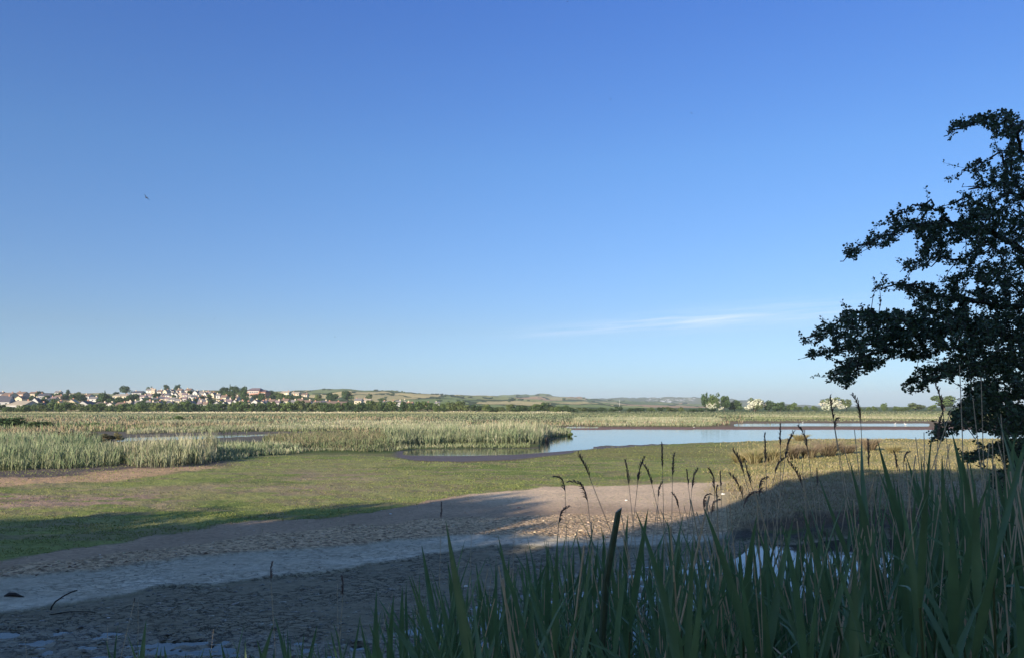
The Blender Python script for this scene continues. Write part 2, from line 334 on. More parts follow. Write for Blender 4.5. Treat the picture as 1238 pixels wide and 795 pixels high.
# water
wm = bpy.data.materials.new('still_water'); wm.use_nodes = True; t = wm.node_tree; p = t.nodes['Principled BSDF']
p.inputs['Base Color'].default_value = (0.03, 0.035, 0.03, 1); p.inputs['Roughness'].default_value = 0.06; p.inputs['IOR'].default_value = 1.33; p.inputs['Specular IOR Level'].default_value = 0.6
tc = N(t, 'ShaderNodeTexCoord'); mp = N(t, 'ShaderNodeMapping'); mp.inputs['Scale'].default_value = (0.5, 1.6, 1); L(t, tc.outputs['Object'], mp.inputs[0])
nz = N(t, 'ShaderNodeTexNoise', i_Scale=1.4, i_Detail=4.0); L(t, mp.outputs[0], nz.inputs['Vector'])
b = N(t, 'ShaderNodeBump', i_Strength=0.25, i_Distance=0.02); L(t, nz.outputs['Fac'], b.inputs['Height']); L(t, b.outputs[0], p.inputs['Normal'])
WX, WY, WF = grid(np.linspace(-1.6, 3, 30), np.array([5.0, 10, 20, 40, 80, 160, 300]))
tag(mesh('water', np.stack([WX, WY, WX * 0], -1), WF, wm), 'still shallow lagoon and pools reflecting the sky', kind='structure')

# ---- hill sheets
def hill_mat(name, cols, hedge, scale, stretch, chalk=False):
    m = bpy.data.materials.new(name); m.use_nodes = True; t = m.node_tree; p = t.nodes['Principled BSDF']; p.inputs['Roughness'].default_value = 1; p.inputs['Specular IOR Level'].default_value = 0
    tc = N(t, 'ShaderNodeTexCoord'); mp = N(t, 'ShaderNodeMapping'); mp.inputs['Scale'].default_value = (scale, scale * stretch, 0); L(t, tc.outputs['Object'], mp.inputs[0])
    wn = N(t, 'ShaderNodeTexNoise', i_Scale=1.5, i_Detail=3.0); L(t, mp.outputs[0], wn.inputs['Vector'])
    ad = N(t, 'ShaderNodeVectorMath', operation='MULTIPLY_ADD'); L(t, wn.outputs['Color'], ad.inputs[0]); ad.inputs[1].default_value = (.5, .5, 0); L(t, mp.outputs[0], ad.inputs[2])
    v = N(t, 'ShaderNodeTexVoronoi', i_Scale=1.0); L(t, ad.outputs[0], v.inputs['Vector'])
    ve = N(t, 'ShaderNodeTexVoronoi', feature='DISTANCE_TO_EDGE', i_Scale=1.0); L(t, ad.outputs[0], ve.inputs['Vector'])
    s = N(t, 'ShaderNodeSeparateColor'); L(t, v.outputs['Color'], s.inputs[0])
    r = N(t, 'ShaderNodeValToRGB'); r.color_ramp.interpolation = 'CONSTANT'
    el = r.color_ramp.elements
    for j, cc in enumerate(cols):
        e = el[j] if j < 2 else el.new(j / len(cols)); e.position = j / len(cols); e.color = (*cc, 1)
    L(t, s.outputs[0], r.inputs[0])
    hd = M(t, 'LESS_THAN', ve.outputs['Distance'], 0.035)
    mx = N(t, 'ShaderNodeMix', data_type='RGBA'); L(t, hd, mx.inputs[0]); L(t, r.outputs[0], mx.inputs[6]); mx.inputs[7].default_value = (*hedge, 1)
    nz = N(t, 'ShaderNodeTexNoise', i_Scale=6.0, i_Detail=6.0, i_Roughness=0.7); L(t, mp.outputs[0], nz.inputs['Vector'])
    scn = M(t, 'MULTIPLY', M(t, 'SUBTRACT', nz.outputs['Fac'], 0.54), 8.0, clamp=True)
    m2 = N(t, 'ShaderNodeMix', data_type='RGBA'); L(t, M(t, 'MULTIPLY', scn, 0.5), m2.inputs[0]); L(t, mx.outputs[2], m2.inputs[6]); m2.inputs[7].default_value = (*hedge, 1)
    src = m2.outputs[2]
    if chalk:
        a = N(t, 'ShaderNodeAttribute', attribute_name='tint'); sa = N(t, 'ShaderNodeSeparateColor'); L(t, a.outputs['Color'], sa.inputs[0])
        cz = N(t, 'ShaderNodeTexNoise', i_Scale=0.03, i_Detail=4.0, i_Roughness=0.7); mp2 = N(t, 'ShaderNodeMapping'); mp2.inputs['Scale'].default_value = (1, 0.5, 3.0); L(t, tc.outputs['Object'], mp2.inputs[0]); L(t, mp2.outputs[0], cz.inputs['Vector'])
        k = M(t, 'MULTIPLY', M(t, 'SUBTRACT', M(t, 'MULTIPLY', cz.outputs['Fac'], sa.outputs[0]), 0.44), 14.0, clamp=True)
        m3 = N(t, 'ShaderNodeMix', data_type='RGBA'); L(t, k, m3.inputs[0]); L(t, src, m3.inputs[6]); m3.inputs[7].default_value = (0.75, 0.72, 0.66, 1); src = m3.outputs[2]
    L(t, src, p.inputs['Base Color'])
    return m
def hill_obj(name, f, Yb, Ye, u0, u1, m, label, tintf=None):
    X, Y, F = grid(np.linspace(u0, u1, 260), np.linspace(Yb, Ye, 60))
    tn = None
    if tintf is not None: tn = np.repeat(tintf(px_of(X, Y), HZ - (f(X, Y) - CZ) * FPX / Y)[:, None], 3, 1).astype(np.float32)
    return tag(mesh(name, np.stack([X, Y, f(X, Y)], -1), F, m, smooth=True, tint=tn), label, kind='structure')
u_ = lambda px: (px - CX) / FPX
hill_obj('town_hill', town_z, 410, 1150, u_(-900), u_(640), hill_mat('town_slope', [(0.13, 0.16, 0.06), (0.09, 0.12, 0.05), (0.33, 0.27, 0.13), (0.12, 0.14, 0.06)], (0.05, 0.08, 0.03), 0.018, 0.6), 'low hillside covered by the town')
hill_obj('field_hill', field_z, 940, 2300, u_(-900), u_(900), hill_mat('field_slope', [(0.486, 0.405, 0.189), (0.230, 0.284, 0.101), (0.567, 0.459, 0.216), (0.324, 0.338, 0.135), (0.203, 0.243, 0.095)], (0.06, 0.085, 0.035), 0.0085, 0.35), 'rounded hill of hay and pasture fields')
hill_obj('scrub_hill', mid_z, 1450, 3400, u_(280), u_(920), hill_mat('scrub_slope', [(0.230, 0.270, 0.108), (0.378, 0.338, 0.176), (0.162, 0.216, 0.095), (0.446, 0.297, 0.176)], (0.055, 0.085, 0.045), 0.007, 0.35), 'scrubby hill behind the marsh')
hill_obj('chalk_hill', chalk_z, 3300, 5600, u_(540), u_(1040), hill_mat('chalk_slope', [(0.17, 0.19, 0.10), (0.11, 0.14, 0.07), (0.14, 0.16, 0.08)], (0.08, 0.11, 0.06), 0.004, 0.35, True), 'far cliff ridge with white chalk scars',
         lambda x, y: np.maximum.reduce([rng(x, 796, 813, 3) * band(y, 483, 487, 0.8) * 0.98, rng(x, 780, 850, 10) * band(y, 480.8, 484.5, 0.6) * 0.84, rng(x, 760, 850, 20) * 0.76]))
#PART3
# ------------------------------------------------------------------ blades (reeds, grass)
def blades(P, H, Wd, lean, az, tint0, tint1, curve=0.35):
    """P Nx3 roots, H heights, Wd widths, lean = sideways share of the height towards az; returns V,F,T"""
    n = len(P); d = np.stack([np.cos(az), np.sin(az), 0 * az], -1)
    fa = RS.rand(n) * math.pi; wv = np.stack([np.cos(fa), np.sin(fa), 0 * fa], -1) * (Wd * 0.5)[:, None]
    up = np.zeros((n, 3)); up[:, 2] = 1
    mid = P + up * (H * 0.55)[:, None] + d * (lean * H * curve)[:, None]
    top = P + up * H[:, None] + d * (lean * H)[:, None]
    V = np.stack([P - wv, P + wv, mid - wv * 0.9, mid + wv * 0.9, top], 1).reshape(-1, 3)
    i = np.arange(n) * 5
    F = np.concatenate([np.stack([i, i + 1, i + 3], -1), np.stack([i, i + 3, i + 2], -1), np.stack([i + 2, i + 3, i + 4], -1)])
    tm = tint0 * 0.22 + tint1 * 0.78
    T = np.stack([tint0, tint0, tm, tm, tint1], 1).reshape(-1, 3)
    return V, F, T
def stack(parts):
    V, F, T, o = [], [], [], 0
    for v, f, t in parts:
        V.append(v); F.append(f + o); T.append(t); o += len(v)
    return np.concatenate(V), np.concatenate(F), np.concatenate(T).astype(np.float32)
veg = mat('dry_and_green_reed', tint=True, rough=0.75, transl=0.30, spec=0.15)
turfm = mat('short_turf', tint=True, rough=0.9, transl=0.25, spec=0.05)
def pick(n, cols, wts, jit=0.18):
    k = RS.choice(len(cols), n, p=np.array(wts) / sum(wts)); c = np.array(cols)[k]
    return c * (1 + (RS.rand(n, 1) - 0.5) * 2 * jit) * (1 + (RS.rand(n, 3) - 0.5) * 0.12)
def scatter_px(n, x0, x1, y0, y1, pw=1.0):
    """roots spread evenly over a strip of ground, thinning with distance"""
    x = x0 + RS.rand(n) * (x1 - x0); y = y0 + RS.rand(n) ** pw * (y1 - y0)
    Y = (CZ - 0.05) * FPX / (y - HZ); return (x - CX) / FPX * Y, Y, x, y
def gz_(X, Y): return ground_info(X, Y)
REED = [(0.68, 0.61, 0.42), (0.58, 0.53, 0.34), (0.42, 0.44, 0.27), (0.30, 0.36, 0.21), (0.76, 0.67, 0.47)]
# reed beds: (name label, x0,x1, front line, back line, height, colours weights, n)
def reed_bed(label, front, back, x0, x1, hf, wts, dens, wid=0.035, root=(0.13, 0.15, 0.09), seed=0, cols=REED, hvar=0.18, clump=0.35):
    Yn = (CZ) * FPX / (max(p[1] for p in front) - HZ); Yf = CZ * FPX / (min(p[1] for p in back) - HZ)
    Xa, Xb = [(x_ - CX) / FPX * Yf for x_ in (x0, x1)]; Xa = min(Xa, (x0 - CX) / FPX * Yn); Xb = max(Xb, (x1 - CX) / FPX * Yn)
    n = int((Yf - Yn) * (Xb - Xa) * dens)
    Y = Yn + RS.rand(n) * (Yf - Yn); X = Xa + RS.rand(n) * (Xb - Xa)
    x = px_of(X, Y); y = py_of(Y, 0)
    nz = (fbm(X * 0.45 + seed, Y * 0.45, 4) - 0.5)
    keep = (x > x0 + nz * 30) & (x < x1 + nz * 30)
    fy = interp(x, front) - np.abs(nz) * (interp(x, front) - HZ) * 0.16 - 0.3 * RS.rand(n); by_ = interp(x, back) + nz * 3
    keep &= (y < fy) & (y > by_)
    _, _, _, _, _, inf = ground_info(X, Y); keep &= inf['water'] < 0.6
    X, Y, nz, x, y = X[keep], Y[keep], nz[keep], x[keep], y[keep]; n = len(X)
    if n == 0: return None
    big = fbm(X * 0.16 + seed, Y * 0.25, 3)
    h = hf * (1 + (RS.rand(n) - 0.5) * 2 * hvar) * (0.72 + 0.56 * big) * (1 - clump * 0.5 + clump * fbm(X * 0.9, Y * 0.9 + seed, 3))
    h *= 0.6 + 0.4 * smooth(0, 6, (fy[keep] - y))
    P = np.stack([X, Y, np.full(n, -0.02)], -1)
    t1 = pick(n, cols, wts); patch = fbm(X * 0.12 + seed * 3, Y * 0.2, 3)
    gr = np.array((0.22, 0.28, 0.15)); kk = smooth(0.50, 0.68, patch)[:, None] * 0.5; t1 = t1 * (1 - kk) + gr * (0.8 + 0.4 * RS.rand(n, 1)) * kk
    bb = (0.62 + 0.75 * fbm(X * 0.35 + seed, Y * 0.35 + 50, 4))[:, None]; t1 = t1 * bb
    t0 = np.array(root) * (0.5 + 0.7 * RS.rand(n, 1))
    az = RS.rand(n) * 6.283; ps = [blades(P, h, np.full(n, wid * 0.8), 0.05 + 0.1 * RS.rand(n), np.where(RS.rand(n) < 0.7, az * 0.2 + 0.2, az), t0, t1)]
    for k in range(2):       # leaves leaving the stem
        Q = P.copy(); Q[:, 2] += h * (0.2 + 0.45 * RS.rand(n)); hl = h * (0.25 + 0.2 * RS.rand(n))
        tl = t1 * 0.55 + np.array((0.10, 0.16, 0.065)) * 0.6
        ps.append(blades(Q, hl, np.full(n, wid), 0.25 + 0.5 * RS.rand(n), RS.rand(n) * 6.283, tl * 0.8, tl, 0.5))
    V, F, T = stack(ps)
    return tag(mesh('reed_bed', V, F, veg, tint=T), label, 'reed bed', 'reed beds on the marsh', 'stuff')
FA = [(-400,576),(0,573.5),(60,572),(120,571.5),(150,570.5),(200,569.5),(240,566),(270,562),(300,557.5),(345,551),(372,548)]
reed_bed('tall green and straw reeds along the bare left shore', [(-400,575),(0,573),(100,572),(147,569)], [(-400,559),(0,559),(150,559)], -260, 146, 1.35, [2, 3, 4, 3, 1], 34, 0.04, seed=1)
reed_bed('taller pale straw reed clump beyond the orange strip of shore', [(140,570),(200,569.5),(240,566),(270,560)], [(140,558),(272,553)], 146, 262, 1.5, [4, 3, 2, 1, 3], 34, 0.04, seed=2)
reed_bed('low grey green reeds tapering out onto the turf', [(255,564),(300,557),(345,551),(372,547.5)], [(250,550),(300,546),(372,543)], 256, 366, 0.7, [1, 3, 4, 3, 0], 26, 0.05, seed=3)
reed_bed('dark green rush patch at the tip of the left reeds', [(225,555),(300,549),(352,545)], [(225,551),(300,545),(352,541)], 262, 350, 0.7, [0, 0, 2, 5, 0], 22, 0.055, seed=12, root=(0.06, 0.08, 0.05))
reed_bed('blue green reeds behind the left shore reeds', [(-400,560),(0,560),(115,559)], [(-400,547),(0,547),(115,548)], -300, 118, 1.35, [1, 1, 4, 5, 0], 24, 0.05, seed=4)
reed_bed('straw topped reeds in front of the small left pool', [(110,559),(225,556),(300,549),(350,545)], [(110,549),(150,551),(250,548),(300,545),(350,541)], 112, 350, 0.95, [3, 3, 3, 2, 2], 24, 0.05, seed=5)
reed_bed('brownish dry reeds between left pool and turf', [(330,543),(400,546),(440,547.5),(470,546.5)], [(330,533),(400,530),(470,530)], 325, 474, 0.8, [3, 3, 1, 1, 0], 24, 0.05, seed=6, cols=[(0.36, 0.30, 0.19), (0.30, 0.235, 0.155), (0.22, 0.24, 0.12), (0.14, 0.19, 0.09), (0.48, 0.41, 0.25)])
reed_bed('reeds standing along the muddy channel edge', [(470,544.5),(500,541),(560,539),(620,539),(655,537.5),(668,532)], [(470,529),(560,529),(668,529)], 468, 663, 1.55, [4, 3, 3, 3, 3], 22, 0.05, seed=7)
reed_bed('reed point reaching into the lagoon', [(600,532),(660,531),(676,528.6),(690,526.8)], [(600,525),(690,524)], 600, 689, 1.25, [4, 3, 3, 2, 3], 18, 0.06, seed=8)
reed_bed('dry reeds on the far bank of the left pool', [(150,525.5),(240,523.5),(330,521.7),(420,520.5),(480,521)], [(150,522),(300,519),(480,518)], 155, 482, 0.95, [4, 4, 2, 1, 3], 14, 0.07, seed=9)
reed_bed('pale golden reeds in the middle of the marsh', [(300,519),(360,520),(480,521),(560,519)], [(300,516.5),(560,515)], 305, 560, 1.2, [5, 3, 1, 1, 4], 12, 0.08, seed=10)
reed_bed('pale mound of reeds beyond the left pool', [(178,513),(230,514),(290,513.5)], [(178,511),(290,511)], 180, 292, 1.1, [5, 3, 2, 1, 2], 8, 0.1, seed=13)
reed_bed('pale reeds on the far lagoon shore', [(640,515.5),(700,514),(760,515.5),(850,516)], [(640,508),(850,507)], 700, 868, 0.85, [4, 4, 3, 1, 3], 8, 0.09, seed=11)
# low rough vegetation of the flats, farther out
def rough(label, n, x0, x1, y0, y1, h0, wts, wid, cols=REED, mask=None, name='marsh_grass', root=(0.10, 0.11, 0.05), lean=0.35, m=veg, gate=0.0, gs=0.08):
    X, Y, x, y = scatter_px(n, x0, x1, y0, y1)
    z, c, wet, crack, grav, inf = ground_info(X, Y); keep = inf['water'] < 0.05
    if mask is not None: keep &= mask(X, Y, x, y, inf)
    if gate: keep &= fbm(X * gs, Y * gs * 2 + 31, 4) > gate
    X, Y, z = X[keep], Y[keep], z[keep]; n = len(X)
    h = h0 * (0.5 + RS.rand(n)) * (0.5 + fbm(X * 0.2, Y * 0.3, 3)); t1 = pick(n, cols, wts) * ((0.55 + 0.9 * fbm(X * 0.06, Y * 0.12 + 20, 4))[:, None] if cols is REED else 1)
    if cols is REED: kq = smooth(0.47, 0.6, fbm(X * 0.02 + 8, Y * 0.05, 3))[:, None] * 0.7; t1 = t1 * (1 - kq) + np.array((0.22, 0.28, 0.11)) * kq
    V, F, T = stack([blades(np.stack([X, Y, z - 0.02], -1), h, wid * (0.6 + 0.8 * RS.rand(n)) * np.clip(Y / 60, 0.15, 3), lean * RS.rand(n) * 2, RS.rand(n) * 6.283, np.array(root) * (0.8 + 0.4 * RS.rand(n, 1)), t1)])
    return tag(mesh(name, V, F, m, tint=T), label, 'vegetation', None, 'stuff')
rough('low dull green and straw growth across the flats', 150000, -200, 1400, 499, 545, 0.24, [1, 3, 4, 4, 0], 0.045, mask=lambda X, Y, x, y, i: ((x < 640) | (y < 515)) & ~((x > 125) & (x < 360) & (y > 521) & (y < 542)) & ((x < 860) | (y < 509)) & (i['turf'] < .5) & (i['chan'] < .3) & (i['strip'] < .3) & (i['lmud'] < 0.5))
rough('far green growth before the pale reed line', 40000, -200, 1400, 496.5, 503, 0.26, [1, 2, 4, 5, 0], 0.06)
rough('straw coloured grass belt beyond the lagoon', 12000, 900, 1400, 500.5, 506, 0.2, [5, 2, 0, 0, 6], 0.06, name='straw_grass')
rough('pale dry reed line at the foot of the scrub', 16000, -200, 690, 497.2, 499.0, 0.4, [5, 2, 0, 0, 6], 0.12, name='straw_grass', root=(0.4, 0.33, 0.19))
rough('dark sedge clumps scattered among the reeds', 14000, -200, 1000, 503, 524, 0.6, [0, 0, 1, 4, 0], 0.07, mask=lambda X, Y, x, y, i: ((x < 640) | (y < 514)) & (i['strip'] < .3), name='sedge', root=(0.04, 0.055, 0.03), gate=0.57, gs=0.04)
rough('rust and straw coloured low growth in patches of the flats', 26000, -200, 900, 503, 524, 0.55, [3, 3, 1], 0.06, cols=[(0.42, 0.32, 0.2), (0.56, 0.46, 0.3), (0.3, 0.27, 0.15)], mask=lambda X, Y, x, y, i: ((x < 640) | (y < 514)) & (i['strip'] < .3) & (i['lmud'] < .3), name='dry_growth', root=(0.14, 0.11, 0.07), gate=0.54, gs=0.03)
# turf
TG = [(0.27, 0.30, 0.10), (0.21, 0.26, 0.085), (0.31, 0.31, 0.14), (0.30, 0.20, 0.13)]
rough('short bright green turf on the drying flat', 150000, -80, 1080, 538, 694, 0.045, [5, 4, 3, 0.5], 0.06, cols=TG, name='turf', root=(0.17, 0.20, 0.06), m=turfm, lean=0.8,
      mask=lambda X, Y, x, y, i: RS.rand(len(x)) < i['turf'] * (0.2 + 0.9 * smooth(0.38, 0.56, fbm(X * 1.1, Y * 2.2, 3))))
# rough golden grass on the right
TN = [(0.48, 0.40, 0.20), (0.38, 0.33, 0.16), (0.27, 0.28, 0.12), (0.54, 0.46, 0.27)]
rough('long golden grass on the right bank', 36000, 850, 1420, 531, 600, 0.10, [5, 4, 3, 2], 0.05, cols=TN, name='long_grass', root=(0.26, 0.20, 0.09), lean=0.7,
      mask=lambda X, Y, x, y, i: RS.rand(len(x)) < i['tan'])
rough('brown matted grass on the shaded mound by the water', 26000, 880, 1420, 584, 646, 0.12, [3, 3, 2, 1], 0.04, cols=[(0.48, 0.39, 0.26), (0.38, 0.30, 0.19), (0.54, 0.45, 0.30), (0.3, 0.3, 0.16)], name='long_grass', root=(0.15, 0.11, 0.07), lean=0.9,
      mask=lambda X, Y, x, y, i: RS.rand(len(x)) < i['tan'])
rough('tall straw tussocky growth in the middle of the golden bank', 9000, 820, 1060, 538, 580, 0.45, [4, 4, 1, 2], 0.035, cols=TN, name='long_grass', root=(0.16, 0.12, 0.07), lean=0.3,
      mask=lambda X, Y, x, y, i: (RS.rand(len(x)) < np.exp(-2.2 * (((x - 935) / 52) ** 2 + ((y - 560) / 9) ** 2))) & (fbm(X * .7, Y * .7, 3) > .47))
rough('stubby dead stalks on the bare soil', 1600, 200, 930, 600, 650, 0.10, [4, 4, 0, 0, 1], 0.02, name='stubble', lean=0.6, root=(0.2, 0.15, 0.09), mask=lambda X, Y, x, y, i: i['soil'] > 0.6)
# countable tussocks on the right bank
def tussock(X, Y, h, r, n, cols, label, z=None):
    a = RS.rand(n) * 6.283; rr = r * 0.4 * RS.rand(n) ** 0.5; P = np.stack([np.cos(a) * rr, np.sin(a) * rr, 0 * a - 0.03], -1)
    hh = h * (0.5 + 0.6 * RS.rand(n)); ln = r / h * (0.3 + RS.rand(n))
    V, F, T = stack([blades(P, hh, np.full(n, 0.006 + 0.0005 * Y), ln, a + RS.randn(n) * 0.4, np.array((0.09, 0.075, 0.045)) + 0 * P, pick(n, cols, [1] * len(cols)), 0.3)])
    zz = float(ground_info(np.array([X]), np.array([Y]))[0][0]) if z is None else z
    return tag(mesh('grass_tussock', V, F, veg, tint=T, loc=(X, Y, zz)), label, 'tussock', 'tussocks on the right bank')
BR = [(0.34, 0.26, 0.18), (0.42, 0.34, 0.22), (0.27, 0.21, 0.15)]
TU = [(893, 562, .5, .45, 'pale low tussock at the left end of the rough grass'), (912, 564, .7, .6, 'straw tussock beside the leftmost rough grass'), (935, 562, .75, .7, 'broad straw tussock near the middle of the rough group'),
      (956, 560, .8, .7, 'brown tussock right of the broad straw one'), (978, 559, .7, .6, 'small brown tussock left of the dark fan'), (1001, 556, .85, .8, 'dark brown fan shaped tussock facing the lagoon'),
      (1024, 553, .6, .6, 'dark low tussock just right of the fan'), (1052, 549, .75, .6, 'reddish tussock on the right bank by the water'), (967, 535.5, .5, .7, 'small green tussock at the very edge of the lagoon'),
      (1080, 552, .5, .5, 'faint tussock farthest right on the bank'), (948, 549, .55, .6, 'straw tussock set back behind the rough group')]
for px, py, h, r, lb in TU:
    p = W(px, py); tussock(p.x, p.y, h * 1.15, r * 1.15, 700, BR if 'brown' in lb or 'dark' in lb or 'red' in lb else TN, lb)
#PART4
# ------------------------------------------------------------------ distant trees and bushes
leafm = mat('distant_leaves', tint=True, rough=0.8, transl=0.2, spec=0.1)
barkm = mat('bark', (0.10, 0.08, 0.06), 0.9, noise=3, noise_amt=0.3, bump=0.02, bump_scale=8)
def crown_arrays(seed, n, ls, squash=1.0, clumps=14, cols=((0.045, 0.075, 0.03), (0.065, 0.10, 0.035), (0.085, 0.12, 0.045)), low=0.12):
    """a crown in a unit box: width 1, height 1, uneven clumps of separate leaf faces"""
    r = np.random.RandomState(seed); cs = []
    for k in range(clumps):
        a = r.rand() * 6.283; rad = 0.34 * r.rand() ** 0.5; zz = low + 0.16 + (0.62 - low) * r.rand() ; rad *= math.sqrt(max(0.1, 1 - ((zz - 0.42) / 0.62) ** 2))
        cs.append((math.cos(a) * rad, math.sin(a) * rad, zz, 0.12 + 0.10 * r.rand()))
    cs.append((0, 0, 0.45, 0.28)); cs = np.array(cs); k = r.choice(len(cs), n, p=cs[:, 3] ** 2 / (cs[:, 3] ** 2).sum())
    d = r.randn(n, 3); d /= np.linalg.norm(d, axis=1)[:, None]; rr = cs[k, 3] * (0.55 + 0.55 * r.rand(n))
    P = cs[k, :3] + d * rr[:, None] * np.array((1, 1, squash))
    P[:, 2] = np.clip(P[:, 2] * 1.12, 0.02, 1.02)
    nrm = d + r.randn(n, 3) * 0.7; nrm /= np.linalg.norm(nrm, axis=1)[:, None]
    a = np.cross(nrm, r.randn(n, 3)); a /= np.linalg.norm(a, axis=1)[:, None]; b = np.cross(nrm, a)
    s = ls * (0.5 + 0.9 * r.rand(n))[:, None]
    V = np.stack([P - a * s, P - b * s * 0.7, P + a * s, P + b * s * 0.7], 1).reshape(-1, 3)
    F = (np.arange(n)[:, None] * 4 + np.arange(4)).astype(int)
    t = np.array(cols)[r.choice(len(cols), len(cs))][k] * (0.8 + 0.4 * r.rand(n, 1))
    return V, F, np.repeat(t, 4, 0).astype(np.float32)
def tube(pts, rad, sides=6):
    V, F = [], []; up = Vector((0, 0, 1))
    for i, p in enumerate(pts):
        p = Vector(p); q = Vector(pts[min(i + 1, len(pts) - 1)]); o = Vector(pts[max(i - 1, 0)]); d = (q - o)
        d = d.normalized() if d.length > 1e-9 else up
        a = d.orthogonal().normalized(); b = d.cross(a)
        for k in range(sides):
            th = 2 * math.pi * k / sides; V.append(tuple(p + (a * math.cos(th) + b * math.sin(th)) * rad[i]))
        if i:
            for k in range(sides):
                F.append(((i - 1) * sides + k, (i - 1) * sides + (k + 1) % sides, i * sides + (k + 1) % sides, i * sides + k))
    F.append(tuple(range(sides))[::-1]); F.append(tuple(range((len(pts) - 1) * sides, len(pts) * sides)))
    return V, F
def join(lst):
    V, F = [], []
    for v, f in lst:
        o = len(V); V += list(v); F += [tuple(i + o for i in q) for q in f]
    return V, F
GREENS = dict(brown=((0.22, 0.18, 0.12), (0.28, 0.24, 0.16), (0.17, 0.16, 0.09)), gold=((0.34, 0.28, 0.15), (0.28, 0.24, 0.12), (0.22, 0.2, 0.1)), dark=((0.058, 0.094, 0.043), (0.072, 0.123, 0.051), (0.094, 0.145, 0.058)), mid=((0.087, 0.131, 0.051), (0.116, 0.167, 0.058), (0.145, 0.203, 0.072)),
              pale=((0.145, 0.189, 0.072), (0.189, 0.232, 0.087), (0.131, 0.167, 0.072)), white=((0.660, 0.660, 0.528), (0.540, 0.564, 0.420), (0.174, 0.217, 0.102), (0.744, 0.720, 0.600)))
PROTO = {}
def proto(kind, col, v):
    key = (kind, col, v)
    if key in PROTO: return PROTO[key]
    root = empty('tree' if kind != 'bush' else 'bush', (0, -500, -50))
    V, F, T = crown_arrays(hash((kind, v)) % 1000 if False else {'tree': 10, 'bush': 50, 'cone': 80, 'near': 120}[kind] + v, 1500 if kind != 'near' else 6000, 0.045 if kind != 'near' else 0.028, 0.8, {'tree': 16, 'bush': 10, 'cone': 10, 'near': 26}[kind], GREENS[col], 0.02 if kind == 'bush' else 0.14)
    if kind == 'cone':
        k = 1.15 - V[:, 2]; V[:, 0] *= k; V[:, 1] *= k
    cr = mesh('crown', V, F, leafm, root, tint=T)
    segs = [tube([(0, 0, -0.05), (0.01, 0, 0.15), (0.0, 0.01, 0.4), (0.02, 0, 0.7)], [0.035, 0.03, 0.022, 0.008])]
    for k in range(5):
        a = k * 1.3 + v; z0 = 0.18 + 0.08 * k
        segs.append(tube([(0, 0, z0), (math.cos(a) * 0.14, math.sin(a) * 0.14, z0 + 0.12), (math.cos(a) * 0.3, math.sin(a) * 0.3, z0 + 0.2)], [0.018, 0.012, 0.004], 5))
    V2, F2 = join(segs); tk = mesh('trunk', V2, F2, barkm, root)
    kids(root, cr, tk); PROTO[key] = root
    root['unused'] = 1
    return root
def place_tree(name, X, Y, Z, wid, hgt, col, kind, label, group, cat='tree', rz=None):
    pr = proto(kind, col, random.randrange(3)); o = copy_tree(pr); del o['unused']; o.name = name
    o.location = (X, Y, Z); o.scale = (wid, wid, hgt); o.rotation_euler = (0, 0, random.random() * 6.28 if rz is None else rz)
    return tag(o, label, cat, group)
def solve_on(f, px, py, Y0, Y1):
    Ys = np.linspace(Y0, Y1, 400); X = (px - CX) / FPX * Ys; z = f(X, Ys); yy = HZ - (z - CZ) * FPX / Ys
    k = int(np.argmin(np.abs(yy - py))); return X[k], Ys[k], float(z[k])
def on_town(px, py): return solve_on(town_z, px, py, 440, 900)
COLW = dict(dark='dark green', mid='green', pale='pale green', white='white flowering')
def town_tree(px, w_, top, base, col, label, kind='tree', f=on_town):
    X, Y, Z = f(px, base); s = Y / FPX
    return place_tree('tree', X, Y, Z - 0.3, w_ * s, (base - top) * s + 0.3, col, kind, label, 'trees among the houses')
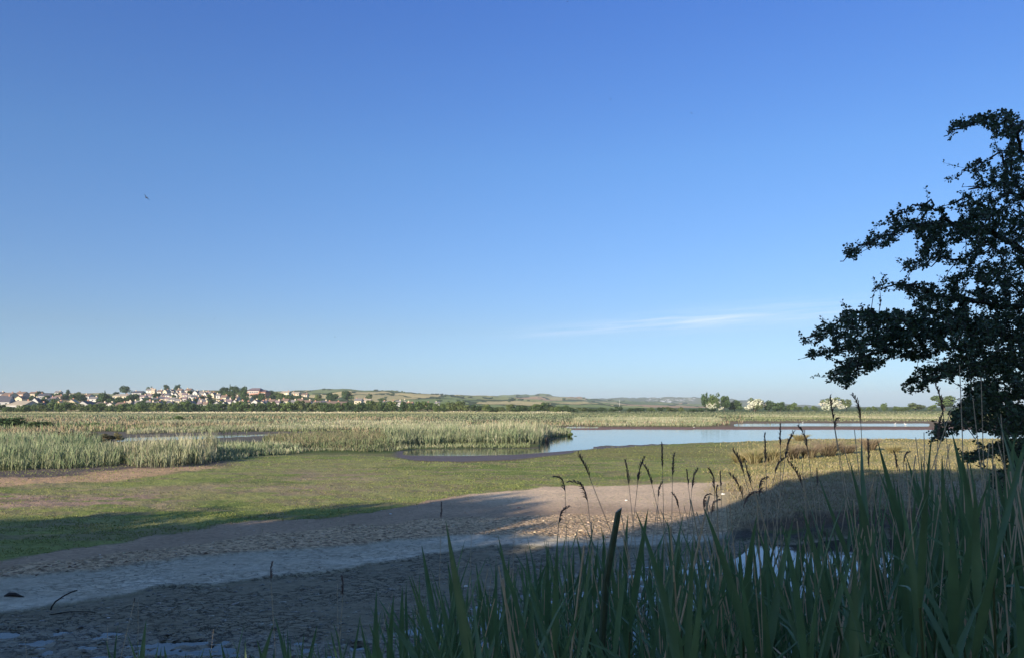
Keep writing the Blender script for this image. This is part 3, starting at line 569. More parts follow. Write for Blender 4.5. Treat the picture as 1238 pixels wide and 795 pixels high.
TT = [(97, 18, 475, 486, 'dark', 'broad dark tree between the pale roofed houses at the left'), (83, 7, 469.5, 478, 'dark', 'small round headed tree leaning on the left skyline'),
      (127, 21, 474, 489, 'dark', 'big dome shaped dark tree left of the terraces'), (127, 7, 470.5, 486, 'dark', 'pointed conifer rising from the dome shaped tree'),
      (152, 16, 465.5, 477, 'dark', 'wide dark tree on the skyline left of the terraces'), (141, 9, 473, 478, 'dark', 'low dark bush like tree left of the wide skyline tree'),
      (147, 18, 478, 489, 'dark', 'dark tree below the wide skyline tree'), (160, 15, 477, 488, 'dark', 'dark tree at the foot of the first terrace'), (176, 20, 481, 490, 'dark', 'low spreading tree among the lower terrace roofs'),
      (181, 8, 466, 473, 'dark', 'small round tree on the ridge left of the pair'), (201, 9, 464, 472.5, 'dark', 'left tree of the round pair on the ridge'), (214.5, 10, 463, 474, 'dark', 'right tree of the round pair on the ridge'),
      (278, 5, 463.5, 475, 'dark', 'thin spire of a conifer over the hilltop wood'), (272, 14, 467, 477, 'dark', 'left dark tree of the hilltop wood'), (284, 15, 465.5, 478, 'dark', 'middle dark tree of the hilltop wood'), (294, 14, 466, 482, 'dark', 'right dark tree of the hilltop wood'),
      (265, 10, 472, 479, 'dark', 'low tree at the left foot of the hilltop wood'), (278, 16, 472, 482, 'mid', 'greener tree in front of the hilltop wood'), (297, 12, 475, 487, 'dark', 'tall tree below the hilltop wood by the brick block'),
      (325, 15, 470, 479, 'dark', 'dark tree close beside the brick block'), (333, 9, 473, 481, 'mid', 'green tree on the ridge right of the brick block'), (315, 9, 476, 486, 'mid', 'green tree below the brick block'),
      (350, 12, 475, 484, 'mid', 'round green tree left of the white cottages'), (362, 12, 477, 485, 'dark', 'dark round tree over the white cottages'), (343, 8, 479, 486, 'mid', 'small tree left of the round green tree'),
      (385, 11, 475, 486, 'pale', 'pale loose tree between the two cottage rows'), (401, 19, 473, 486, 'dark', 'broad left tree of the two big dark trees'), (420, 20, 471, 486, 'dark', 'broad right tree of the two big dark trees'),
      (446, 9, 473.5, 484, 'mid', 'umbrella shaped tree over the cream houses'), (463, 12, 480, 488, 'mid', 'rounded tree between cream houses and white cottages'), (239, 10, 478.5, 487, 'dark', 'dark tree in the gap of the white terraces'),
      (255, 14, 481, 490, 'dark', 'dark tree by the slate roofed barn like house'), (28, 14, 484, 493, 'dark', 'dark garden tree under the long tan roof'), (62, 14, 485, 494, 'mid', 'green garden tree right of the long tan roof'),
      (3, 10, 481, 492, 'dark', 'dark tree at the far left edge of the town'), (118, 12, 486, 494, 'mid', 'green tree below the dome shaped tree'), (200, 12, 483, 491, 'mid', 'green tree under the lower terrace'), (40, 10, 476, 484, 'dark', 'dark tree between the upper left houses')]
HSL = [(7, 496, 'shaded grey corner house'), (28, 496, 'long tan roofed house'), (12, 483, 'wide cream house'), (27, 480, 'pink skyline house'), (44, 492, 'tall white gable'), (55, 482, 'dark roofed skyline house'), (73, 493, 'golden gable'), (88, 493, 'steep pale roof'), (105, 495, 'dark slate gable'), (124, 493, 'low purple roofed house'), (148, 493, 'low cream bungalow'), (149, 481, 'long cream row'), (168, 478, 'first top terrace house'), (185, 488, 'lower left terraces'), (200, 480, 'upper left terraces'), (225, 488, 'middle lower terraces'), (225, 477, 'middle top terraces'), (250, 488, 'right lower terraces'), (250, 478, 'right top terraces'), (272, 484, 'bright cream square house'), (284, 484, 'white double house'), (262, 494, 'white gable with slate roof'), (300, 490, 'cream slate gable'), (315, 480, 'brick block'), (329, 489, 'cream walled house'), (345, 488, 'end cream cottage')]
for px, w_, tp, bs, col, lb in TT: town_tree(px, w_, tp, bs, col, lb, 'cone' if 'conifer' in lb else 'tree')
hs_ = 0
for i in range(64):
    px = random.uniform(4, 345); bs = random.uniform(479, 493.5)
    if bs < interp(px, RT) + 5: continue
    hs_ += 1; wd = random.uniform(6, 13)
    c_ = random.choice(['dark', 'dark', 'mid'])
    near_ = min(HSL, key=lambda q: abs(q[0] - px) + abs(q[1] - bs)); town_tree(px, wd, bs - wd * random.uniform(.6, .9), bs, c_, '%s garden tree close to the %s' % ('small' if wd < 9 else 'rounded', near_[2]))
def hillt(f, Y0, Y1): return lambda px, py: solve_on(f, px, py, Y0, Y1)
# hedge bushes on the far hill skylines
for i, px in enumerate([392, 398, 455, 462, 474, 480, 486, 523, 528, 534, 540, 546]):
    X, Y, Z = hillt(field_z, 1200, 1900)(px, interp(px, RF) + 0.6); s = Y / FPX
    place_tree('hedge_bush', X, Y, Z - 1, random.uniform(4, 8) * s, random.uniform(1.5, 2.4) * s + 1, 'dark', 'bush', 'dark hedge bush on the skyline of the field hill', 'hedge bushes along the skyline', 'bush')
for i in range(46):
    px = random.uniform(345, 640); py = random.uniform(474, 486); X, Y, Z = hillt(field_z, 1050, 1900)(px, max(py, interp(px, RF) + 1.5)); s = Y / FPX
    place_tree('hedge_bush', X, Y, Z - 1, random.uniform(4, 10) * s, random.uniform(1.4, 3.0) * s + 1, random.choice(['dark', 'mid']), 'bush', 'small hedge bush dotted over the slope of the field hill', 'hedge bushes on the field hill', 'bush')
for i in range(34):
    px = random.uniform(560, 760); py = random.uniform(480, 489); X, Y, Z = hillt(mid_z, 1600, 2900)(px, max(py, interp(px, RM) + 0.3)); s = Y / FPX
    place_tree('hedge_bush', X, Y, Z - 1, random.uniform(4, 9) * s, random.uniform(1.0, 2.4) * s + 1, random.choice(['dark', 'mid']), 'bush', 'small scrub bush dotted over the scrubby hill', 'bushes on the scrubby hill', 'bush')
# scrub belt along the marsh edge
BELT = []
px = -60.0
while px < 700:
    wd = random.uniform(10, 22); tp = interp(px, [(-60, 489), (0, 491), (60, 487.5), (120, 489), (200, 489), (240, 488), (320, 488.5), (380, 487), (430, 487.5), (470, 486), (520, 488), (560, 487), (600, 489.5), (640, 488.0), (660, 486), (700, 491)]) + random.uniform(-1.2, 1.6)
    BELT.append((px, wd, tp, random.choice([498.3, 498.0, 497.6]))); px += wd * random.uniform(0.42, 0.6)
px = -60.0
while px < 560:
    wd = random.uniform(10, 18); BELT.append((px, wd, interp(px, [(-60, 486), (0, 488), (300, 486), (560, 488)]) + random.uniform(0, 2.5), 496.6)); px += wd * random.uniform(0.6, 0.95)
for px in range(655, 860, 12): BELT.append((px + random.uniform(-3, 3), random.uniform(10, 18), random.uniform(490.6, 493), 497.2))
CNT = {}; SEG = ['below the far left houses', 'below the long tan roof', 'below the dome shaped tree', 'below the first terrace houses', 'below the hilltop wood', 'below the cottage row', 'below the two big dark trees', 'below the white cottages', 'under the scrubby hill', 'near the cliffs', 'by the cliffs']
for j, (px, wd, tp, bs) in enumerate(sorted(BELT)):
    Y = CZ * FPX / (bs - HZ); s = Y / FPX; col = random.choice(['dark', 'dark', 'mid', 'mid', 'pale'])
    kk = (int((px + 60) // 80), bs < 497); CNT[kk] = CNT.get(kk, 0) + 1
    place_tree('scrub_tree', (px - CX) / FPX * Y, Y, -0.2, wd * s, (bs - tp) * s * (1.22 if px < 560 else 0.95) + 0.4, col, 'bush',
               '%s scrub tree, %s from left in %s belt %s' % (COLW[col], ORD[CNT[kk] - 1], 'rear' if kk[1] else 'front', SEG[kk[0]]) if px < 640 else '%s low bush, %s from left in the line under the cliffs' % (COLW[col], ORD[min(16, len([1 for b_ in BELT if 640 <= b_[0] < px]))]), 'scrub trees along the marsh edge' if px < 640 else 'low bushes under the cliffs', 'tree' if px < 640 else 'bush')
RTREES = [(853, 9, 476, 'dark', 'tall dark tree at the left end of the right tree group'), (861, 13, 476.5, 'mid', 'tall green tree behind the first white flowering tree'), (862, 17, 482, 'white', 'white flowering tree at the left end of the right group'),
          (874, 12, 481, 'dark', 'dark round tree right of the first white flowering tree'), (890, 18, 484, 'dark', 'dark low domed tree between the two white flowering trees'), (911, 21, 481.5, 'white', 'wide white flowering tree in the middle of the right group'),
          (930, 17, 484.5, 'dark', 'dark tree just right of the wide white flowering tree'), (944, 15, 485.5, 'dark', 'dark tree near the right end of the tree group'), (957, 12, 487, 'mid', 'last small tree at the right end of the tree group'),
          (1007, 25, 480.5, 'white', 'lone big round white flowering tree on the far shore'), (1025, 12, 484, 'pale', 'greyish bush touching the lone white flowering tree'), (1067.5, 8, 487, 'mid', 'single small round green bush standing alone'),
          (1110, 18, 487.2, 'pale', 'broad pale green bush left of the hawthorn'), (1141, 24, 480.5, 'mid', 'big green bush half hidden by the hawthorn branches'), (1125, 10, 489, 'mid', 'low green bush between the two broad right bushes')]
for px, wd, tp, col, lb in RTREES:
    bs = 497.0 if px < 1000 else 496; Y = CZ * FPX / (bs - HZ); s = Y / FPX
    place_tree('far_tree', (px - CX) / FPX * Y, Y + random.uniform(-4, 4), -0.1, wd * s * 1.35, (bs - tp) * s * 1.2, col, 'tree' if tp < 479 else 'bush', lb, 'trees beyond the lagoon')
for px in [965, 975, 985, 1040, 1050, 1058, 1083, 1090, 1097, 1160, 1175, 1190, 1210]:
    Y = 500; s = Y / FPX; place_tree('far_bush', (px - CX) / FPX * Y, Y, -0.1, random.uniform(7, 12) * s, random.uniform(3.2, 5) * s * 1.6, 'mid', 'bush', 'tiny low bush on the far right horizon', 'tiny bushes on the horizon', 'bush')
for px, wd, hp, bs, lb in [(14, 55, 12, 516, 'big dark gorse mass at the far left of the marsh'), (45, 45, 9, 517.5, 'dark bush right of the big gorse mass'), (-40, 60, 13, 518, 'dark bush beyond the left gorse mass'),
                       (110, 24, 4.5, 514.5, 'low dark bush in the left marsh'), (141, 20, 4, 517, 'low dark bush by the head of the left pool'), (217, 12, 5, 507, 'dark lone bush left of the pale reed mound'),
                       (170, 26, 5, 520.5, 'low bush on the far bank of the left pool'), (200, 22, 5, 520.5, 'brown green bush further along the pool bank'), (590, 26, 6, 518, 'rounded green bush behind the reed point')]:
    Y = CZ * FPX / (bs - HZ); s = Y / FPX
    place_tree('gorse_bush', (px - CX) / FPX * Y, Y, -0.1, wd * s, hp * s * 1.2, 'dark' if hp > 7 else 'mid', 'bush', lb, 'bushes on the marsh', 'bush')
for nm_, px, bs, wd, hp, col, lb, grp in [('sedge_clump', 85, 532, 38, 11, 'brown', 'wide brown sedge clump left of the pool', 'bushy clumps by the left pool'), ('sedge_clump', 128, 533.5, 24, 10.5, 'brown', 'round grey brown sedge clump at the near end of the pool', 'bushy clumps by the left pool'),
        ('sedge_clump', 144, 532.5, 14, 10.5, 'gold', 'small golden sedge clump beside the left pool water', 'bushy clumps by the left pool'), ('sedge_clump', 58, 529, 30, 8, 'brown', 'low brown sedge clump behind the wide brown one', 'bushy clumps by the left pool'), ('sedge_clump', 108, 530, 22, 8, 'brown', 'middle brown clump between the wide and the round one', 'bushy clumps by the left pool'),
        ('islet_clump', 689, 527.2, 9, 5.5, 'mid', 'dark round clump standing off the reed point in the water', 'clumps off the reed point'), ('islet_clump', 696, 526.6, 6, 1.6, 'mid', 'low flat clump in the water right of the dark round clump', 'clumps off the reed point')]:
    Y = CZ * FPX / (bs - HZ); s = Y / FPX
    place_tree(nm_, (px - CX) / FPX * Y, Y, -0.1, wd * s, hp * s * 1.2, col, 'bush', lb, grp, 'clump')
#PART5
# ------------------------------------------------------------------ houses on the hillside
WC = dict(white=(0.58, 0.56, 0.52), cream=(0.60, 0.52, 0.37), pink=(0.62, 0.42, 0.34), brick=(0.40, 0.22, 0.16), beige=(0.60, 0.50, 0.36), grey=(0.42, 0.41, 0.40), tan=(0.66, 0.48, 0.30))
RC_ = dict(brown=(0.20, 0.14, 0.11), grey=(0.19, 0.18, 0.18), slate=(0.09, 0.09, 0.11), tan=(0.40, 0.34, 0.26), red=(0.27, 0.15, 0.12), purple=(0.20, 0.15, 0.16))
WM = {k: mat('render_' + k, v, 0.85, noise=0.8, noise_amt=0.08) for k, v in WC.items()}
RM_ = {k: mat('roof_' + k, v, 0.75, noise=1.5, noise_amt=0.25) for k, v in RC_.items()}
glassm = mat('window_glass', (0.04, 0.05, 0.06), 0.15, spec=0.6); framem = mat('window_frame', (0.75, 0.75, 0.73), 0.5)
doorm = [mat('door_blue', (0.08, 0.13, 0.22), 0.5), mat('door_red', (0.30, 0.07, 0.05), 0.5), mat('door_white', (0.7, 0.7, 0.68), 0.5)]
def box(x0, x1, y0, y1, z0, z1):
    V = [(x, y, z) for x in (x0, x1) for y in (y0, y1) for z in (z0, z1)]
    return V, [(0, 1, 3, 2), (4, 6, 7, 5), (0, 4, 5, 1), (2, 3, 7, 6), (0, 2, 6, 4), (1, 5, 7, 3)]
def house(px, wpx, top, base, wall, roof, ori, label, f=on_town, big=False, name='house', rz=None):
    X, Y, Z = f(px, base); s = Y / FPX; w_ = wpx * s; H = max((base - top) * s, 4.0)
    rz = random.uniform(-0.35, 0.25) if rz is None else rz
    root = empty(name, (X, Y, Z - 0.2), rz); tag(root, label, 'house', 'houses of the hillside town')
    rh = H * (0.36 if ori == 'e' else 0.42); eh = H - rh; d = min(w_ * (0.8 if ori == 'e' else 1.3), 11)
    hw, hd = w_ / 2, d / 2
    if ori == 'e':
        V = [(-hw, -hd, -2.5), (hw, -hd, -2.5), (hw, hd, -2.5), (-hw, hd, -2.5), (-hw, -hd, eh), (hw, -hd, eh), (hw, hd, eh), (-hw, hd, eh), (-hw, 0, H - .12), (hw, 0, H - .12)]
        F = [(0, 1, 5, 4), (2, 3, 7, 6), (1, 2, 6, 9, 5), (3, 0, 4, 8, 7), (4, 5, 9, 8), (6, 7, 8, 9)]
        o = 0.35; e = eh - 0.25; R_ = []
        for sg in (-1, 1):
            R_.append(([(-hw - o, sg * (hd + o), e), (hw + o, sg * (hd + o), e), (hw + o, 0, H + .03), (-hw - o, 0, H + .03), (-hw - o, sg * (hd + o), e + .2), (hw + o, sg * (hd + o), e + .2), (hw + o, 0, H + .25), (-hw - o, 0, H + .25)],
                       [(0, 1, 2, 3), (4, 7, 6, 5), (0, 4, 5, 1), (1, 5, 6, 2), (3, 2, 6, 7), (0, 3, 7, 4)]))
    else:
        V = [(-hw, -hd, -2.5), (hw, -hd, -2.5), (hw, hd, -2.5), (-hw, hd, -2.5), (-hw, -hd, eh), (hw, -hd, eh), (hw, hd, eh), (-hw, hd, eh), (0, -hd, H - .12), (0, hd, H - .12)]
        F = [(0, 1, 5, 8, 4), (2, 3, 7, 9, 6), (1, 2, 6, 5), (3, 0, 4, 7), (4, 8, 9, 7), (8, 5, 6, 9)]
        o = 0.3; e = eh - 0.2; R_ = []
        for sg in (-1, 1):
            R_.append(([(sg * (hw + o), -hd - o, e), (sg * (hw + o), hd + o, e), (0, hd + o, H + .03), (0, -hd - o, H + .03), (sg * (hw + o), -hd - o, e + .2), (sg * (hw + o), hd + o, e + .2), (0, hd + o, H + .25), (0, -hd - o, H + .25)],
                       [(0, 1, 2, 3), (4, 7, 6, 5), (0, 4, 5, 1), (1, 5, 6, 2), (3, 2, 6, 7), (0, 3, 7, 4)]))
    mesh('wall', V, F, WM[wall], root); V, F = join(R_); rf = mesh('roof', V, F, RM_[roof], root)
    cx_ = random.choice((-1, 1)) * hw * 0.6 if ori == 'e' else 0; cy_ = 0 if ori == 'e' else hd * 0.3
    V, F = box(cx_ - .45, cx_ + .45, cy_ - .35, cy_ + .35, H - 0.6, H + 1.0); mesh('chimney', V, F, WM['brick' if wall != 'white' else 'beige'], rf)
    fl = 2 if eh > 4.2 else 1; nw = max(1, int(w_ / 3.2))
    for k in range(fl):
        zc = eh * (0.5 if fl == 1 else (0.25 + 0.5 * k)); xs = [(-hw + w_ * (i + .5) / nw) for i in range(nw)]
        for i, xx in enumerate(xs):
            ww, wh = 0.75, 0.65
            if k == 0 and i == nw // 2 and nw > 1:
                V, F = box(xx - .48, xx + .48, -hd - .06, -hd - .004, 0.15, 2.2); mesh('door', V, F, random.choice(doorm), root); continue
            V, F = box(xx - ww, xx + ww, -hd - .07, -hd - .004, zc - wh, zc + wh); fr_ = mesh('window', V, F, framem, root)
            V, F = box(xx - ww + .1, xx + ww - .1, -hd - .09, -hd - .072, zc - wh + .1, zc + wh - .1); mesh('pane', V, F, glassm, fr_)
    return root
HS = [ # px, width, top, base, wall, roof, ori, label, yaw
 (7, 15, 478, 496, 'grey', 'slate', 'e', 'big shaded grey house with slate roof at the lower left corner of the town', .2), (28, 27, 484, 496, 'grey', 'tan', 'e', 'long house under a wide tan roof', -.1),
 (44, 9, 480, 492, 'white', 'slate', 'g', 'tall white gable at the right end of the long tan roof', .3), (12, 15, 474, 483, 'cream', 'brown', 'e', 'wide cream house with brown roof at the upper left', -.2),
 (27, 12, 473, 480, 'pink', 'brown', 'e', 'pink house on the left skyline', -.1), (26, 9, 478, 485, 'cream', 'brown', 'g', 'small cream gabled house below the pink one', .1),
 (2, 7, 473, 480, 'white', 'slate', 'e', 'white walled house cut by the left edge of the view', 0), (42, 11, 473, 479, 'beige', 'brown', 'e', 'beige house with hipped look beside the pink one', -.2),
 (55, 13, 475, 482, 'grey', 'slate', 'e', 'grey dark roofed house on the left skyline', .2), (58, 10, 481, 488, 'white', 'slate', 'e', 'white walled dark roofed house right of the tall white gable', -.3),
 (66, 10, 479, 487, 'beige', 'purple', 'e', 'beige house with purplish roof above the cream gable', -.3), (52, 9, 486, 494, 'grey', 'slate', 'g', 'shaded grey gabled house behind the garden trees', .1),
 (73, 7, 484, 493, 'tan', 'tan', 'g', 'golden gabled house lit by the sun at left', .2), (72, 9, 477, 483, 'cream', 'brown', 'e', 'cream house high above the golden gable', -.1),
 (71, 7, 472, 477, 'white', 'grey', 'e', 'white flat looking house left of the leaning skyline tree', 0), (88, 12, 482, 493, 'beige', 'tan', 'g', 'house with a steep pale sunlit roof', .4),
 (83, 8, 477, 483, 'white', 'brown', 'e', 'white house just above the steep pale roof', -.2), (105, 15, 484, 495, 'grey', 'slate', 'g', 'big dark slate gabled house with white verges', .15),
 (107, 10, 476, 482, 'white', 'brown', 'e', 'white house right of the broad dark tree', -.2), (114, 9, 479, 485, 'white', 'grey', 'e', 'white house tight against the dome shaped tree', .1),
 (124, 14, 487, 493.5, 'white', 'purple', 'e', 'low white house with dark purple roof below the dome tree', -.2), (135, 11, 488, 493.5, 'white', 'brown', 'g', 'low white gabled bungalow right of the purple roofed one', .3),
 (148, 13, 488.5, 493.5, 'cream', 'brown', 'e', 'low cream bungalow above the scrub belt', -.2), (149, 18, 476, 481.5, 'cream', 'tan', 'e', 'long cream row below the wide skyline tree', 0),
 (168, 12, 472, 478, 'white', 'slate', 'e', 'white house with wide slate roof at the left end of the top row', 0),
 (272, 8, 477, 484, 'cream', 'brown', 'e', 'bright cream house with square roof below the hilltop wood', -.2), (284.5, 10, 478, 484.5, 'white', 'brown', 'e', 'white double house under the hilltop wood', -.1),
 (276, 9, 484, 489, 'white', 'purple', 'e', 'white house below the bright cream one', .1), (262, 9, 484, 494, 'white', 'slate', 'g', 'white gable under a big dark slate roof', .4), (285, 6, 484, 489.5, 'white', 'brown', 'g', 'narrow white house right of the white house with purple roof', .1),
 (301, 8, 478.5, 485, 'cream', 'tan', 'e', 'cream house with tan roof by the tall tree', -.2), (300, 9, 485, 493, 'cream', 'slate', 'g', 'cream gable with slate roof right above the scrub', .4), (310, 9, 482.5, 490, 'white', 'brown', 'g', 'white gabled house below the brick block', .1),
 (320, 7, 484, 490, 'grey', 'slate', 'e', 'grey slate roofed house under the brick block', 0), (329, 8, 483, 489, 'cream', 'brown', 'e', 'cream walled house left of the cottages', -.1),
 (345.5, 8, 482.5, 488, 'cream', 'brown', 'e', 'cream cottage at the left end of the cottage row', 0), (355.5, 6, 483, 489.5, 'white', 'grey', 'e', 'tall white cottage with chimney in the cottage row', -.1), (363.5, 7, 483.5, 487.5, 'white', 'brown', 'e', 'white low cottage in the cottage row', 0),
 (372, 9, 484, 489.5, 'white', 'brown', 'e', 'white cottage at the right end of the first cottage row', 0), (384, 9, 484.5, 491.5, 'pink', 'purple', 'e', 'pinkish house with purple roof', -.1), (392.5, 6, 484.5, 490, 'white', 'slate', 'e', 'white house with slate roof beside the pinkish house', .1),
 (402, 12, 486, 491, 'brick', 'brown', 'e', 'brick house with long brown roof below the left big tree', 0), (413, 13, 486.5, 491.5, 'pink', 'brown', 'e', 'pink walled row below the right big tree', 0),
 (434, 9, 481, 488, 'cream', 'grey', 'e', 'left cream house of the pair under the umbrella tree', -.1), (444, 10, 481.5, 488, 'cream', 'tan', 'e', 'right cream house of the pair under the umbrella tree', .1),
 (467, 8, 484, 490.5, 'grey', 'grey', 'e', 'grey house at the left end of the white cottages', -.2), (475.5, 7, 483.5, 491, 'cream', 'brown', 'g', 'cream gabled cottage among the white cottages', .2), (482, 6, 483.5, 490.5, 'white', 'grey', 'e', 'white cottage right of the cream gabled cottage', 0),
 (489, 6, 482.5, 491, 'white', 'brown', 'g', 'tall white gabled cottage near the end of the row', .2), (496, 7, 485, 492.5, 'white', 'red', 'e', 'white cottage with red roof at the right end of the row', -.1), (517.5, 6, 486, 491, 'tan', 'brown', 'g', 'tan gabled house alone right of the cottages', 0),
 (529, 5.5, 484, 488.5, 'white', 'grey', 'e', 'small white box like house alone on the slope', 0), (346, 10, 472.8, 476.8, 'cream', 'tan', 'e', 'cream bungalow on the ridge left of the field', 0), (358, 10, 473.5, 477, 'cream', 'tan', 'e', 'second cream bungalow on the ridge by the field', 0),
 (369, 7, 474.5, 478, 'beige', 'brown', 'e', 'beige bungalow at the field edge on the ridge', 0)]
for px, wd, tp, bs, wl, rf, ori, lb, yaw in HS: house(px, wd, tp, bs, wl, rf, ori, lb, rz=yaw - 0.15, f=on_town)
ROWS = [('top', [(181, 474.5, 6), (186, 475, 4.5), (194, 476, 6), (202, 476.5, 6), (208, 475.5, 5), (218, 475, 7), (229, 475, 8), (238, 477, 6), (244.5, 478.5, 5.5), (249, 479, 4), (253, 478.5, 4), (258, 480, 5), (264.5, 481, 5)]),
        ('second', [(174, 482.5, 7), (181, 481.8, 6), (188, 482, 6), (195.5, 480.5, 5), (203, 480.5, 6), (209, 479.5, 5), (214, 480, 5), (218.5, 480, 5), (224, 480.5, 5.5), (230, 482, 5), (236, 483, 7), (241.5, 484.5, 5), (246, 484, 4.5), (251, 483.5, 4)]),
        ('third', [(173, 486.5, 5), (181, 486.5, 6), (189, 486.5, 6), (196, 485, 7), (203, 485.5, 7), (209, 486.3, 7), (216, 488, 7), (224, 485, 5), (228, 488.5, 6), (236, 487.5, 6), (243, 488.5, 4.5), (248, 489, 5), (267, 489, 6), (292, 491, 6), (318, 491.5, 6), (336, 490.5, 6)]),
        ('lowest', [(166, 491, 7), (180, 490.5, 5), (187, 492.5, 6), (193, 491.5, 6), (199, 490, 6), (206, 491.5, 6), (221, 491.5, 7), (232, 491, 6), (242, 492.3, 5), (249, 492.5, 5), (156, 491.5, 6), (272, 492.5, 6)])]
for rn, items in ROWS:
    for i, (px, bs, wd) in enumerate(sorted(items)):
        wl = random.choice(['white', 'white', 'white', 'cream', 'white', 'beige']); rf = random.choice(['grey', 'brown', 'grey', 'purple', 'tan', 'slate']); ori = random.choice('eegg' if wd < 6.5 else 'eee')
        house(px, wd, bs - random.uniform(5.2, 6.4), bs, wl, rf, ori, '%s %s house with %s roof, %s from left in %s row of terraces' % (wl, 'gabled' if ori == 'g' else 'low', rf, ORD[i], rn), rz=random.uniform(-.35, .05))
# the stepped brick block on the hilltop
X, Y, Z = on_town(315, 480); s = Y / FPX
root = tag(empty('apartment_block', (X, Y, Z), -0.15), 'stepped brick apartment block with white bands and dark roofs on the hilltop', 'building')
Vs = [box(-14 * s, 2 * s, -5, 6, -3, 8.2 * s), box(2 * s + .01, 9 * s, -4, 6, -3, 7 * s), box(-8 * s, 0, -9, -5.01, -3, 4.2 * s)]
V, F = join(Vs); mesh('wall', V, F, WM['brick'], root)
for (x0, x1, y0, z0, z1) in [(-13 * s, -9.5 * s, -5.15, 3 * s, 5.4 * s), (3 * s, 8.5 * s, -4.15, 2.5 * s, 5.6 * s), (-13.6 * s, 1.4 * s, -5.15, 6.8 * s, 7.7 * s), (-7.6 * s, -4 * s, -9.15, 0.6 * s, 2.6 * s)]:
    V, F = box(x0, x1, y0, y0 + .14, z0, z1); mesh('render_panel', V, F, WM['white'], root)
V, F = join([([(-15 * s, -6, 8.2 * s), (3 * s, -6, 8.2 * s), (3 * s, 7, 8.2 * s), (-15 * s, 7, 8.2 * s), (-11 * s, 0, 11.5 * s), (0, 0, 11.5 * s)], [(0, 1, 5, 4), (1, 2, 5), (2, 3, 4, 5), (3, 0, 4), (3, 2, 1, 0)]),
             ([(3.01 * s, -5, 7 * s), (10 * s, -5, 7 * s), (10 * s, 7, 7 * s), (3.01 * s, 7, 7 * s), (5 * s, 0, 9 * s), (8 * s, 0, 9 * s)], [(0, 1, 5, 4), (1, 2, 5), (2, 3, 4, 5), (3, 0, 4), (3, 2, 1, 0)])]); mesh('roof', V, F, RM_['purple'], root)
for k in range(5):
    for r_ in range(2):
        xx = (-12.2 + 2.8 * k) * s; zz = (1.5 + 3.6 * r_) * s
        if k == 0 or (r_ == 0 and 1 < k < 5): continue
        V, F = box(xx - .8, xx + .8, -5.09, -5.004, zz, zz + 1.5); fr_ = mesh('window', V, F, framem, root); V, F = box(xx - .65, xx + .65, -5.12, -5.092, zz + .15, zz + 1.35); mesh('pane', V, F, glassm, fr_)
#PART6
# ------------------------------------------------------------------ the row of trees behind the viewer (their shade falls over the foreground)
def top_needed(X): return float(interp(X, [(-60, 10), (-34, 8.1), (-26, 9.2), (-21.5, 10.3), (-20.5, 9.8), (-18.5, 9.0), (-16.6, 8.2), (-15.2, 7.4), (-13.2, 7.2), (-12.2, 9.2), (-11.4, 12.4), (-6, 13), (8, 13), (20, 12)]))
x = -58.0; k = 0
while x < 16:
    t_ = top_needed(x); wd = 6.2 if not (-23 < x < -10) else 2.4
    Yb = -4.0 - wd * 0.15
    place_tree('shelter_tree', x, Yb, 1.4, wd, t_ - 1.4, 'dark', 'near', 'tall leafy tree in the row behind the viewpoint', 'trees behind the viewpoint', 'tree'); k += 1
    x += wd * 0.38

